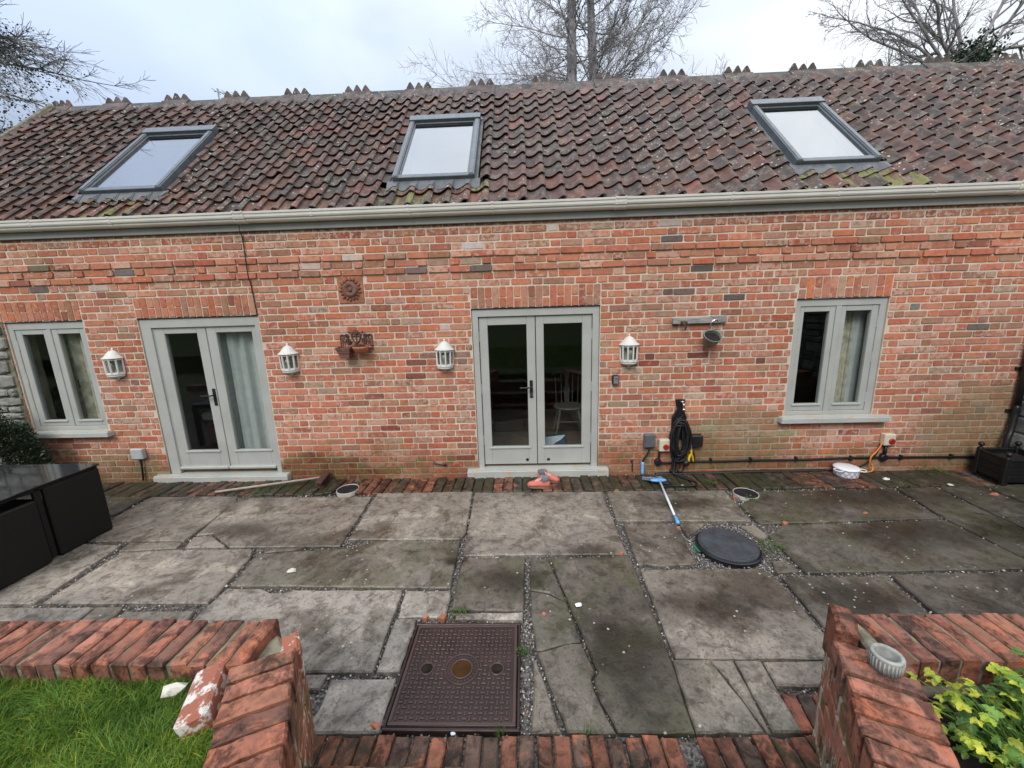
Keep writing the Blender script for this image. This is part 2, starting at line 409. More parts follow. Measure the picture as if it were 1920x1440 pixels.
def m_paverbrick():
    k = N('paver_brick'); c, a = k.attr(); y = k.sep()[1]
    v = k.mr(k.noise(16, 6, .65), .25, .75, .6, 1.3)
    col = k.mix(1.0, c, k.mix(v, (0, 0, 0), (1, 1, 1)), 'MULTIPLY')
    col = k.mix(k.mr(k.noise(11, 7, .7, dist=.7), .46, .62, 0, .88), col, k.mix(1.0, col, (.16, .15, .14), 'MULTIPLY'))
    col = k.mix(k.math('MULTIPLY', k.mr(k.noise(9, 7, .72, dist=.5), .54, .66, 0, .75), k.mr(a, .1, .4, 1, .12)), col, (.55, .17, .08))
    col = k.mix(k.mr(k.noise(27, 6, .7), .66, .74, 0, .5), col, (.32, .28, .20))
    col = k.mix(k.mr(k.noise(4.3, 7, .75, dist=.9), .49, .60, 0, .72), col, k.mix(1.0, col, (.30, .25, .22), 'MULTIPLY'))
    g = k.mr(k.math('ADD', k.noise(7, 6, .7), k.math('MULTIPLY', a, .5)), .62, .80)
    col = k.mix(k.math('MULTIPLY', g, .9), col, k.mix(k.noise(40), (.016, .016, .008), (.050, .050, .020)))
    k.bump(k.noise(60, 7, .75), .8, .007)
    return k.set(col, k.mr(k.noise(9, 4), .3, .7, .42, .8), spec=.4)
def m_paint(name, base, peel=0.0, rough=.42):
    k = N(name)
    col = k.mix(k.mr(k.noise(3.5, 5), .3, .7), tuple(x * .93 for x in base), tuple(min(1, x * 1.05) for x in base))
    streak = k.noise(6, 4, vec=k.scalev((5, 5, .7)))
    col = k.mix(k.mr(streak, .55, .8, 0, .22), col, tuple(x * .62 for x in base))
    if peel:
        z = k.sep()
        pl = k.mr(k.noise(13, 6, .7, vec=k.scalev((.6, 2, 2))), peel, peel + .03)
        col = k.mix(pl, col, k.mix(k.noise(30, vec=k.scalev((.3, 3, 3))), (.42, .25, .13), (.60, .47, .34)))
    k.bump(k.noise(140, 2), .12, .001)
    return k.set(col, rough)
def m_glass(name, f0, tint):
    k = N(name); nt = k.n; nt.remove(k.b)
    g = nt.new('ShaderNodeNewGeometry')
    d = nt.new('ShaderNodeVectorMath'); d.operation = 'DOT_PRODUCT'
    k.l.new(g.outputs['Normal'], d.inputs[0]); k.l.new(g.outputs['Incoming'], d.inputs[1])
    c = k.math('SUBTRACT', 1.0, k.math('ABSOLUTE', d.outputs['Value']))
    fr = k.math('MULTIPLY_ADD', k.math('POWER', c, 5.0), 1 - f0, f0)
    tr = nt.new('ShaderNodeBsdfTransparent'); tr.inputs[0].default_value = tint + (1,)
    gl = nt.new('ShaderNodeBsdfGlossy'); gl.inputs['Roughness'].default_value = 0.0
    mx = nt.new('ShaderNodeMixShader')
    k.l.new(fr, mx.inputs[0]); k.l.new(tr.outputs[0], mx.inputs[1]); k.l.new(gl.outputs[0], mx.inputs[2])
    k.l.new(mx.outputs[0], nt['Material Output'].inputs[0])
    return k.m
def m_grass(name, c0, c1):
    k = N(name); c, a = k.attr()
    col = k.mix(1.0, k.mix(k.mr(k.noise(4, 4), .3, .7), c0, c1), c, 'MULTIPLY')
    k.b.inputs['Transmission Weight'].default_value = 0.0
    return k.set(col, .55, spec=.3)
def m_leaf(name, c0, c1, scale=9, rough=.5):
    k = N(name); c, a = k.attr()
    col = k.mix(k.mr(k.noise(scale, 3), .35, .65), c0, c1)
    col = k.mix(1.0, col, c, 'MULTIPLY')
    return k.set(col, rough, spec=.4)
def m_bark():
    k = N('bark')
    col = k.ramp(k.noise(9, 5, vec=k.scalev((1, 1, .3))), [(.3, (.21, .19, .195)), (.7, (.42, .39, .40))])  # pale grey bark, lightened so its colour carries the haze over distant trees
    return k.set(col, .9, spec=.2)
def m_stone():
    k = N('rubble_stone'); c, a = k.attr()
    v = k.mr(k.noise(9, 7, .7), .25, .75, .5, 1.35)
    col = k.mix(1.0, c, k.mix(v, (0, 0, 0), (1, 1, 1)), 'MULTIPLY')
    col = k.mix(k.mr(k.noise(13, 6, .7), .58, .68, 0, .7), col, (.06, .06, .045))
    col = k.mix(k.mr(k.noise(6, 6, .7), .6, .7, 0, .6), col, (.42, .41, .36))
    k.bump(k.noise(24, 7, .75), .8, .012)
    return k.set(col, .85, spec=.3)
def m_gravel():
    k = N('gravel'); c, a = k.attr()
    col = k.mix(1.0, c, k.mix(k.mr(k.noise(60, 3), .3, .7), (.6, .6, .6), (1.2, 1.2, 1.2)), 'MULTIPLY')
    return k.set(col, .55, spec=.4)
def m_wood(name, c0, c1, sc=(30, 30, 3), rough=.75):
    k = N(name)
    col = k.mix(k.mr(k.noise(3, 6, .7, vec=k.scalev(sc)), .3, .7), c0, c1)
    col = k.mix(k.mr(k.noise(40, 4, .7), .62, .7, 0, .7), col, tuple(x * .3 for x in c0))
    k.bump(k.noise(4, 6, .7, vec=k.scalev(sc)), .5, .004)
    return k.set(col, rough, spec=.3)
def m_rattan():
    k = N('black_rattan'); x, y, z = k.sep()
    t = k.n.new('ShaderNodeTexWave'); t.bands_direction = 'Z'; t.inputs['Scale'].default_value = 26; t.inputs['Distortion'].default_value = 1.2; t.inputs['Detail'].default_value = 1
    k.l.new(k.P(), t.inputs['Vector'])
    col = k.mix(t.outputs['Fac'], (.003, .003, .003), (.013, .0125, .012))
    k.bump(t.outputs['Fac'], .6, .003)
    return k.set(col, .65, spec=.3)
def m_iron():
    k = N('cast_iron_cover')
    col = k.mix(k.mr(k.noise(6, 5), .3, .7), (.017, .0085, .0072), (.036, .018, .015))
    col = k.mix(k.mr(k.sep()[2], .0045, .0075, 0, .75), col, (.075, .043, .036))   # tread worn on the raised bars
    k.bump(k.noise(120, 3), .3, .001)
    return k.set(col, k.mr(k.noise(5, 4), .3, .7, .32, .6), spec=.5)
def m_lead():
    k = N('grey_flashing')
    col = k.mix(k.mr(k.noise(7, 4), .3, .7), (.11, .118, .125), (.19, .20, .21))
    w = k.n.new('ShaderNodeTexWave'); w.bands_direction = 'X'; w.inputs['Scale'].default_value = 46; w.inputs['Distortion'].default_value = .4
    k.l.new(k.P(), w.inputs['Vector']); k.bump(w.outputs['Fac'], .5, .004)
    return k.set(col, .5, spec=.4)
def m_lawn():
    k = N('lawn_turf')
    col = k.ramp(k.noise(6, 6, .7), [(.3, (.018, .035, .006)), (.6, (.04, .075, .012)), (.8, (.07, .11, .02))])
    k.bump(k.noise(40, 4), .8, .02)
    return k.set(col, .8, spec=.2)
def m_soil():
    k = N('soil')
    col = k.ramp(k.noise(14, 6, .7), [(.3, (.010, .008, .006)), (.7, (.035, .027, .02))])
    k.bump(k.noise(35, 6, .75), 1.0, .02)
    return k.set(col, .8, spec=.3)
def m_bed():
    k = N('grit_bed')
    col = k.ramp(k.vor(95, out='Color'), [(.1, (.03, .027, .024)), (.5, (.09, .083, .075)), (.9, (.20, .185, .17))])
    k.bump(k.vor(95), .8, .006)
    return k.set(col, .8, spec=.3)
def m_castpot():
    k = N('pot_side_pattern')
    return k
MAT['brick'] = m_brick(); MAT['mortar'] = m_mortar(); MAT['tile'] = m_tile(); MAT['slab'] = m_slab(); MAT['paver'] = m_paverbrick()
SAGE = (.405, .408, .378)
MAT['sage'] = m_paint('sage_paint', SAGE); MAT['sage_peel'] = m_paint('peeling_sage_paint', (.46, .47, .43), .52)
MAT['sage_sill'] = m_paint('sill_paint', (.44, .455, .42), .57)
MAT['fascia'] = m_paint('fascia_paint', (.29, .29, .262)); MAT['gutter'] = m_paint('cream_plastic', (.68, .655, .60), 0, .35)
MAT['white'] = m_paint('weathered_white_paint', (.66, .655, .61), .74, .5)
MAT['glass'] = m_glass('window_glass', .040, (.88, .91, .90)); MAT['skyglass'] = m_glass('solar_glass', .46, (.62, .66, .66)); MAT['lampglass'] = m_glass('lamp_glass', .04, (.85, .87, .86))
MAT['skyframe'] = simple('slate_grey_aluminium', (.125, .14, .155), .34, .0, .12, bump=0.05)
MAT['lead'] = m_lead(); MAT['bark'] = m_bark(); MAT['stone'] = m_stone(); MAT['gravel'] = m_gravel(); MAT['bed'] = m_bed()
MAT['black'] = simple('black_plastic', (.010, .010, .011), .42, var=.3); MAT['blackpaint'] = simple('black_painted_wood', (.005, .005, .0055), .55, var=.4, bump=.3, bscale=60)
MAT['rubber'] = simple('black_rubber', (.008, .008, .009), .5, var=.2); MAT['chrome'] = simple('chrome', (.6, .6, .6), .22, 1.0, .1, bump=0)
MAT['cream'] = simple('cream_plastic_box', (.62, .56, .42), .4, var=.06, bump=.05); MAT['greyplastic'] = simple('grey_plastic', (.10, .11, .115), .45, var=.1, bump=.05)
MAT['palegrey'] = simple('pale_grey_plastic', (.42, .44, .43), .4, var=.1, bump=.05); MAT['red'] = simple('red_plastic', (.35, .018, .015), .35, var=.1, bump=0)
MAT['yellow'] = simple('yellow_plastic', (.66, .40, .01), .35, var=.1, bump=0); MAT['blue'] = simple('pale_blue_plastic', (.13, .40, .74), .38, var=.08, bump=0)
MAT['bluewhite'] = simple('white_coated_pole', (.66, .70, .75), .35, var=.06, bump=0); MAT['bristle'] = simple('grey_bristle', (.30, .33, .42), .6, var=.3, bump=0)
MAT['orange'] = simple('orange_cable', (.75, .22, .04), .4, var=.05, bump=0); MAT['terracotta'] = simple('terracotta', (.36, .135, .07), .82, var=.25, bump=.4, bscale=80)
MAT['darkterracotta'] = simple('dark_terracotta', (.17, .085, .06), .8, var=.3, bump=.4, bscale=80); MAT['rust'] = simple('rusty_iron', (.085, .040, .028), .8, var=.35, bump=.5, bscale=150)
MAT['zinc'] = simple('galvanised_green_grey', (.20, .23, .19), .5, .25, .3, bump=.2); MAT['soil'] = m_soil(); MAT['lawn'] = m_lawn()
MAT['oldwood'] = m_wood('weathered_grey_wood', (.15, .145, .135), (.40, .39, .36), (3, 30, 30)); MAT['broomwood'] = m_wood('broom_wood', (.30, .24, .19), (.48, .41, .34), (4, 30, 30)); MAT['brownwood'] = m_wood('brown_brush', (.055, .028, .02), (.12, .06, .04), (20, 20, 4))
MAT['chairwood'] = m_wood('chair_wood', (.13, .12, .10), (.24, .22, .18), (20, 20, 3), .5)
MAT['rattan'] = m_rattan(); MAT['tableglass'] = simple('black_table_glass', (.022, .023, .024), .06, var=.1, bump=0, spec=.6)
MAT['iron'] = m_iron(); MAT['coverplastic'] = simple('black_ribbed_cover', (.044, .050, .058), .55, var=.25, bump=.3, bscale=90)
MAT['concrete'] = simple('cast_concrete', (.30, .305, .275), .85, var=.3, scale=20, bump=.5, bscale=90); MAT['greenplastic'] = simple('green_plastic', (.02, .14, .09), .45, var=.15, bump=0)
MAT['boot'] = simple('coral_suede', (.56, .155, .115), .8, var=.2, bump=.4, bscale=200); MAT['bootgrey'] = simple('grey_felt', (.17, .155, .165), .9, var=.25, bump=.4, bscale=200)
MAT['sole'] = simple('brown_sole', (.20, .11, .08), .7, var=.2); MAT['lace'] = simple('cream_lace', (.62, .55, .46), .8, var=.1); MAT['enamel'] = simple('white_enamel', (.74, .75, .76), .2, var=.03, bump=0)
MAT['lichen'] = simple('pale_stone', (.58, .55, .47), .85, var=.15, bump=.5, bscale=60)
MAT['ivy'] = m_leaf('ivy_leaf', (.022, .042, .022), (.055, .085, .04)); MAT['shrub'] = m_leaf('dark_conifer', (.010, .020, .008), (.03, .05, .018), 14)
MAT['greenleaf'] = m_leaf('green_leaf', (.045, .115, .014), (.12, .22, .03), 11); MAT['yellowleaf'] = m_leaf('yellow_green_leaf', (.22, .30, .018), (.44, .42, .04), 13)
MAT['greyleaf'] = m_leaf('grey_green_leaf', (.035, .06, .035), (.09, .12, .075), 18); MAT['weed'] = m_leaf('weed_leaf', (.03, .075, .012), (.07, .14, .025), 15)
MAT['moss'] = simple('moss', (.05, .062, .012), .95, var=.5, scale=30, bump=1.0, bscale=90, bdist=.01)
MAT['grass'] = m_grass('grass_blade', (.060, .135, .013), (.15, .255, .032))
MAT['mossmortar'] = simple('mossy_mortar', (.165, .155, .105), .9, var=.4, scale=18, bump=.8, bscale=70, bdist=.006)
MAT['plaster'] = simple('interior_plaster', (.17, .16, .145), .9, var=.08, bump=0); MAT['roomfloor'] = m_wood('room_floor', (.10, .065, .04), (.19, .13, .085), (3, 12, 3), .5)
MAT['curtain'] = simple('curtain_fabric', (.58, .58, .57), .9, var=.08, bump=.2, bscale=250); MAT['patterned'] = simple('beige_curtain_fabric', (.60, .53, .43), .9, var=.3, scale=12, bump=.2, bscale=250)
MAT['bedred'] = simple('dark_red_cover', (.14, .018, .015), .9, var=.2); MAT['bluebag'] = simple('dark_blue_bag', (.03, .055, .10), .6, var=.2); MAT['paper'] = simple('pale_paper', (.62, .70, .76), .6, var=.03, bump=0)
MAT['ridge'] = MAT['tile']; MAT['underlay'] = simple('roof_batten_board', (.018, .016, .015), .9, var=.2)
MAT['bulb'] = simple('bulb_glass', (.55, .53, .46), .2, var=.03, bump=0); MAT['water'] = simple('rusty_water', (.050, .024, .008), .04, var=.2, bump=0)
SLABS=[
 [(-5.488,-0.395),(-4.144,-0.420),(-4.125,-0.793),(-5.500,-0.813)],
 [(-4.088,-0.421),(-3.118,-0.436),(-3.038,-0.565),(-2.993,-1.247),(-3.868,-1.241),(-4.064,-0.825)],
 [(-3.452,-1.263),(-2.994,-1.263),(-2.975,-1.346),(-3.431,-1.383)],
 [(-3.396,-1.398),(-2.955,-1.368),(-2.299,-1.363),(-2.248,-1.448),(-2.186,-1.965),(-3.375,-1.959)],
 [(-3.905,-1.272),(-3.509,-1.301),(-3.423,-1.963),(-4.246,-1.969)],
 [(-3.997,-2.004),(-2.959,-1.995),(-2.903,-2.373),(-4.258,-2.374)],
 [(-2.936,-1.995),(-2.748,-1.996),(-2.709,-2.373),(-2.884,-2.373)],
 [(-2.688,-2.038),(-2.219,-2.035),(-2.191,-2.373),(-2.683,-2.373)],
 [(-3.067,-0.473),(-1.635,-0.489),(-1.575,-1.337),(-2.519,-1.338),(-2.820,-1.138),(-2.963,-1.160)],
 [(-2.960,-1.193),(-2.810,-1.163),(-2.547,-1.337),(-2.909,-1.332)],
 [(-1.599,-0.420),(-0.581,-0.413),(-0.547,-1.178),(-0.581,-1.256),(-1.538,-1.248)],
 [(-2.200,-1.368),(-1.859,-1.355),(-1.961,-1.389),(-2.160,-1.415)],
 [(-2.204,-1.435),(-1.844,-1.398),(-1.476,-1.375),(-1.312,-1.282),(-0.573,-1.279),(-0.555,-1.831),(-2.159,-1.797)],
 [(-2.158,-1.834),(-1.915,-1.831),(-1.809,-1.873),(-1.718,-1.874),(-1.680,-1.848),(-0.884,-1.854),(-0.863,-2.466),(-1.498,-2.473),(-2.124,-2.478),(-2.174,-2.058)],
 [(-0.862,-1.865),(-0.546,-1.862),(-0.536,-1.988),(-0.535,-2.087),(-0.838,-2.090)],
 [(-0.850,-2.107),(-0.718,-2.103),(-0.713,-2.462),(-0.838,-2.463)],
 [(-1.065,-2.503),(-0.723,-2.502),(-0.716,-2.644),(-0.711,-2.766),(-1.088,-2.770),(-1.053,-2.666)],
 [(-1.317,-2.479),(-1.105,-2.476),(-1.104,-2.564),(-1.319,-2.568)],
 [(-0.557,-0.426),(0.774,-0.441),(0.766,-1.475),(-0.516,-1.471)],
 [(-0.516,-1.504),(-0.031,-1.504),(-0.041,-2.041),(-0.511,-2.030),(-0.513,-1.902)],
 [(-0.475,-2.061),(-0.048,-2.058),(-0.051,-2.114),(-0.473,-2.108)],
 [(0.010,-1.530),(0.149,-1.532),(0.234,-1.955),(0.230,-1.965),(0.133,-1.892),(0.004,-1.856)],
 [(0.003,-1.866),(0.133,-1.902),(0.236,-1.969),(0.292,-2.256),(0.283,-2.278),(0.199,-2.285),(0.068,-2.331),(0.028,-2.327),(0.009,-2.110)],
 [(0.037,-2.348),(0.135,-2.320),(0.204,-2.296),(0.293,-2.292),(0.338,-2.464),(0.308,-2.505),(0.325,-2.619),(0.380,-2.761),(0.160,-2.762)],
 [(0.015,-2.395),(0.024,-2.385),(0.131,-2.763),(-0.005,-2.763)],
 [(0.166,-1.526),(0.776,-1.501),(0.772,-1.740),(0.768,-2.113),(0.760,-2.404),(0.730,-2.759),(0.392,-2.761),(0.339,-2.616),(0.322,-2.505),(0.353,-2.460),(0.308,-2.256),(0.249,-1.955)],
 [(0.823,-0.442),(2.018,-0.454),(1.971,-1.027),(0.798,-1.011)],
 [(2.374,-0.488),(3.699,-0.458),(3.606,-1.010),(2.015,-1.071),(2.026,-0.748)],
 [(3.740,-0.459),(4.118,-0.436),(4.060,-1.568),(3.635,-1.878),(3.641,-1.010)],
 [(4.169,-0.437),(4.586,-0.427),(4.559,-0.996),(4.107,-0.994)],
 [(4.626,-0.428),(5.414,-0.394),(4.994,-0.953),(4.611,-0.979)],
 [(4.107,-1.020),(4.558,-1.013),(4.493,-1.474),(4.110,-1.532)],
 [(2.192,-1.091),(3.602,-1.044),(3.618,-1.668),(1.969,-1.696),(1.989,-1.246)],
 [(1.774,-1.739),(2.487,-1.735),(2.392,-2.402),(1.720,-2.403)],
 [(2.531,-1.730),(3.880,-1.699),(3.551,-2.401),(2.427,-2.402)],
 [(1.813,-1.577),(1.905,-1.560),(1.933,-1.685),(1.748,-1.700)],
 [(1.834,-1.100),(1.959,-1.103),(1.976,-1.253),(1.890,-1.311)],
 [(0.844,-1.056),(1.306,-1.065),(1.240,-1.601),(0.941,-1.615),(0.878,-1.591),(0.820,-1.614),(0.818,-1.422)],
 [(1.328,-1.057),(1.552,-1.061),(1.319,-1.257)],
 [(0.814,-1.661),(1.690,-1.659),(1.717,-1.749),(1.702,-2.390),(0.790,-2.378),(0.801,-1.982)],
 [(0.769,-2.394),(0.967,-2.394),(0.993,-2.483),(1.048,-2.757),(0.739,-2.759)],
 [(0.978,-2.394),(1.093,-2.397),(1.071,-2.756),(1.057,-2.756),(1.007,-2.483)],
 [(1.104,-2.397),(1.237,-2.397),(1.208,-2.756),(1.083,-2.756)],
 [(1.250,-2.403),(1.730,-2.390),(1.611,-2.536),(1.236,-2.537)],
]
# ================================================================== GROUND
def px(p):
    c = CM.T @ (np.array(p) - CAM_LOC)
    if c[1] <= 0.05: return (-1e4, -1e4)
    return (960 + FOC * c[0] / c[1], 720 - FOC * c[2] / c[1])
def seen_area(ps):
    q = [px(p) for p in ps]
    if not any(-30 < x < 1950 and -30 < y < 1470 for x, y in q): return 0
    a = 0
    for i in range(len(q)):
        a += q[i][0] * q[(i + 1) % len(q)][1] - q[(i + 1) % len(q)][0] * q[i][1]
    return abs(a) / 2
WHITE = (1, 1, 1, 0)

g = G(); g.box((-400, -300, -.40), (400, 400, -.075))
tag(g.build('ground', MAT['lawn']), kind='structure')
g = G(); g.box((-6.9, -3.2, -.30), (5.6, .03, -.032))
patio = tag(g.build('patio', MAT['bed']), kind='structure')

# ================================================================== HOUSE
house = thing('brick_cottage', 'long red brick cottage with clay pantile roof, sage green doors and three skylights', 'cottage')
TH = math.radians(44.5); CT, ST = math.cos(TH), math.sin(TH)
RP = Vector((0, -.07, 2.925))
def roof(x, s, h=0.0): return Vector((x, RP.y + s * CT - h * ST, RP.z + s * ST + h * CT))
XL, XR = -6.95, 6.9
rn = random.Random(7)

# openings (x0, x1, z0, z1)
OPEN = [(-5.785, -4.88, .64, 1.905), (-4.255, -2.892, 0, 1.905), (-.558, .815, 0, 1.905), (2.85, 3.785, .645, 1.905)]
SILLS = [(-5.95, -4.815, .572, .640), (-4.41, -2.79, -.02, .072), (-.684, .929, -.02, .085), (2.78, 3.922, .575, .645)]
LINT = [(-6.02, -4.877), (-4.255, -2.895), (-.556, .817), (2.857, 3.79)]
PLAQ = (-1.972, -1.695, 1.995, 2.285)

# masonry behind the bricks: mortar front, with real openings
g = G()
xs = sorted({XL, XR} | {o[0] for o in OPEN} | {o[1] for o in OPEN}); zs = sorted({-.1, 2.9} | {o[2] for o in OPEN} | {o[3] for o in OPEN})
for i in range(len(xs) - 1):
    for j in range(len(zs) - 1):
        a, b, c, d = xs[i], xs[i + 1], zs[j], zs[j + 1]
        if any(o[0] - 1e-6 <= a and b <= o[1] + 1e-6 and o[2] - 1e-6 <= c and d <= o[3] + 1e-6 for o in OPEN): continue
        g.box((a, 0.0, c), (b, .24, d))
g.box((XL, .24, -.1), (XL + .24, 4.4, 2.9)); g.box((XR - .24, .24, -.1), (XR, 4.4, 2.9)); g.box((XL, 4.4, -.1), (XR, 4.64, 2.9))
for sx in (XL, XR - .24):                                    # gables
    a = [(sx, -.02, 2.9), (sx, 4.66, 2.9), (sx, 2.32, 5.0)]; b = [(x + .24, y, z) for x, y, z in a]
    ia = [g.V(p) for p in a]; ib = [g.V(p) for p in b]
    g.F(*ia); g.F(*ib[::-1])
    for i in range(3): g.F(ia[i], ia[(i + 1) % 3], ib[(i + 1) % 3], ib[i])
wall = g.build('wall', MAT['mortar'], house)

PAL = [((200, 116, 82), .36), ((202, 130, 98), .22), ((190, 103, 74), .16), ((192, 134, 108), .08), ((170, 116, 88), .12), ((178, 146, 120), .025), ((158, 86, 64), .03), ((134, 104, 90), .01)]
def brick_tint(r, dark=1.0):
    t = r.random(); acc = 0
    for c, w in PAL:
        acc += w
        if t <= acc: break
    e = r.uniform(-9, 9); j = [max(0, min(255, v + e + r.uniform(-4, 4))) for v in c]
    l = lin(*j); k = .82 * dark * r.uniform(.88, 1.12); w_ = r.uniform(.07, .27)
    return tuple(v * k * (1 - w_) + p * w_ for v, p in zip(l, (.50, .36, .29))) + (r.random() ** 2,)
def brick_face(g, x0, x1, z0, z1, y, r, depth=.012, ch=.0035):
    """front of one brick: 8-point worn outline, chamfered, running back into the mortar"""
    w, h = x1 - x0, z1 - z0; q = min(w, h) * .13
    o = [(x0 + q * r.uniform(.3, 1.5), z0), (x1 - q * r.uniform(.3, 1.5), z0), (x1, z0 + q * r.uniform(.3, 1.3)), (x1, z1 - q * r.uniform(.3, 1.3)),
         (x1 - q * r.uniform(.3, 1.5), z1), (x0 + q * r.uniform(.3, 1.5), z1), (x0, z1 - q * r.uniform(.3, 1.3)), (x0, z0 + q * r.uniform(.3, 1.3))]
    o = [(x + r.uniform(-.0022, .0022), z + r.uniform(-.0022, .0022)) for x, z in o]
    cx, cz = (x0 + x1) / 2, (z0 + z1) / 2
    ins = lambda x, z: (x + math.copysign(ch, cx - x) * (1 if abs(x - cx) > w * .3 else 0), z + math.copysign(ch, cz - z) * (1 if abs(z - cz) > h * .3 else 0))
    tx, tz = r.uniform(-.010, .010), r.uniform(-.02, .02)
    yy = lambda x, z: y + tx * (x - cx) + tz * (z - cz)
    fr = [g.V((*[ins(x, z)[0]], yy(x, z), ins(x, z)[1])) for x, z in o]
    md = [g.V((x, yy(x, z) + ch, z)) for x, z in o]
    bk = [g.V((x, y + depth + .004, z)) for x, z in o]
    g.F(*fr)
    for i in range(8):
        j = (i + 1) % 8
        g.F(fr[i], md[i], md[j], fr[j]); g.F(md[i], bk[i], bk[j], md[j])

specs = []                                                   # (area, x0, x1, z0, z1, y)
COURSE = .075
for c in range(38):
    zb = .030 + (36 - c) * COURSE; z0, z1 = zb + .0066, zb + .0066 + .0612
    cuts = []
    for o in OPEN + SILLS:
        if o[2] < z1 - .02 and o[3] > z0 + .02: cuts.append((o[0] - .004, o[1] + .004))
    if zb > 1.90 and zb < 2.10: cuts += [(a - .006, b + .006) for a, b in LINT]
    if PLAQ[2] < z1 and PLAQ[3] > z0: cuts.append((PLAQ[0] - .006, PLAQ[1] + .006))
    if zb < 1.90: cuts.append((XL - 1, -5.86 + rn.uniform(-.04, .05)))
    cuts.sort(); iv = []; x = XL
    for a, b in cuts:
        if a > x: iv.append((x, a))
        x = max(x, b)
    if x < XR: iv.append((x, XR))
    stretch = c in (4, 6)
    per = .2285 if stretch else .3395
    off = (.05 if c % 2 else .05 + per / 2) + rn.uniform(-.02, .02)
    for a, b in iv:
        k0 = math.floor((a - off) / per) - 1; e = []
        for k in range(k0, k0 + int((b - a) / per) + 4):
            x0 = off + k * per
            if stretch: e.append((x0, x0 + per - .0105, 1))
            else: e.append((x0, x0 + .2175, 1)); e.append((x0 + .2300, x0 + .3275, 0))
        for x0, x1, st in e:
            x0 += rn.uniform(-.004, .004); x1 += rn.uniform(-.004, .004)
            y0, y1 = max(x0, a + .004), min(x1, b - .004)
            if y1 - y0 < .028: continue
            pr = .0055 + rn.uniform(-.0015, .0025)
            if stretch: pr = .021 + rn.uniform(-.002, .002)
            if c == 5: pr = .007 if st else .020
            if c == 0: pr = .004
            zj = rn.uniform(-.0015, .0015)
            specs.append([seen_area([(y0, 0, z0), (y1, 0, z0), (y1, 0, z1), (y0, 0, z1)]), y0, y1, z0 + zj, z1 + zj, -pr])
order = sorted(range(len(specs)), key=lambda i: -specs[i][0])
top = set(order[:300])
# bricks that stand out in the photograph: painted, scorched or dark ones
ODD = [(-0.48,2.547,(226, 218, 220)),(-1.18,1.786,(205, 170, 150)),(-2.25,2.402,(222, 196, 188)),(-4.56,2.242,(225, 212, 200)),(-4.38,2.694,(214, 200, 184)),(1.40,2.695,(200, 184, 172)),(1.56,2.546,(118, 98, 98)),(-1.12,2.317,(150, 118, 112)),(-0.41,2.311,(122, 104, 92)),(-4.17,2.403,(118, 112, 108)),(2.24,1.931,(112, 92, 78)),(2.58,1.266,(140, 66, 46)),(2.25,1.275,(150, 76, 54)),(1.77,1.356,(138, 62, 46)),(-1.41,1.672,(158, 84, 62)),(-1.18,1.320,(150, 74, 54)),(-1.19,1.177,(150, 72, 52)),(-0.84,1.696,(214, 200, 196)),(0.37,2.700,(226, 222, 222)),(-0.87,2.560,(190, 110, 84)),(1.76,2.262,(140, 110, 92)),(4.44,1.828,(150, 140, 130)),(4.06,1.780,(146, 140, 126)),(4.81,1.589,(130, 110, 98)),(-5.36,2.210,(130, 104, 92)),(-5.21,2.458,(140, 120, 84)),(1.48,1.992,(132, 96, 84)),(1.96,2.272,(96, 84, 78)),(1.78,2.010,(150, 110, 100)),(-0.02,2.357,(190, 110, 84)),(-1.82,2.447,(226, 208, 196)),(1.14,1.262,(150, 80, 74)),(1.38,1.320,(140, 62, 48)),(1.09,0.875,(190, 110, 84)),(2.81,0.458,(196, 186, 140)),(2.05,0.536,(200, 188, 150)),(-4.88,1.028,(170, 96, 78))]
rest = G()
for i, (A, x0, x1, z0, z1, y) in enumerate(specs):
    gg = G() if i in top else rest
    dk = .90 if (x0 < -4.6 or x0 > 3.6) else 1.0
    if y < -.015: dk *= 1.0
    t = brick_tint(rn); 
    if z1 > 2.72: t = tuple(v * .8 for v in t[:3]) + (.6,)  # top courses: shade under the fascia put into the tint, plus more lime smear
    for qx, qz, qc in ODD:
        if x0 <= qx <= x1 and z0 - .005 <= qz <= z1 + .005: qd = [q + .30 * (150 - q) if q < 150 else q for q in qc]; t = tuple(.70 * v for v in lin(*qd)) + ((.75 if qc[2] > 180 else .0),)
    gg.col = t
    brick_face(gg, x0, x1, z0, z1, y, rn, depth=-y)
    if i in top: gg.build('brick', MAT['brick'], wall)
tag(rest.build('brickwork', MAT['brick'], wall), kind='stuff')
# white-painted bricks picked out in the photograph
# soldier-course lintels
for a, b in LINT:
    n = round((b - a) / .0755); w = (b - a) / n
    for i in range(n):
        x0, x1 = a + i * w + .004, a + (i + 1) * w - .004
        parts = [(1.909, 2.122)] if i % 2 else [(1.909, 2.006 + rn.uniform(-.008, .008)), (2.016, 2.122)]
        for z0, z1 in parts:
            gg = G(); t = brick_tint(rn); gg.col = t[:3] + (t[3] * .5,)
            brick_face(gg, x0, x1, z0 + rn.uniform(-.003, .003), z1, -.0065, rn, depth=.007)
            gg.build('lintel_brick', MAT['brick'], wall)
    g = G(); g.col = WHITE; g.box((a, -.004, 1.897), (b, .20, 1.9045)); g.build('lintel_bar', MAT['underlay'], wall)
# smear of mortar where the bricked-up opening below the rail was patched
g = G(); g.box((1.628, -.0068, 1.238), (2.00, .001, 1.254), .003); g.box((1.978, -.0071, 1.254), (1.994, .001, 1.42), .003)
g.build('mortar_patch', MAT['mortar'], wall)

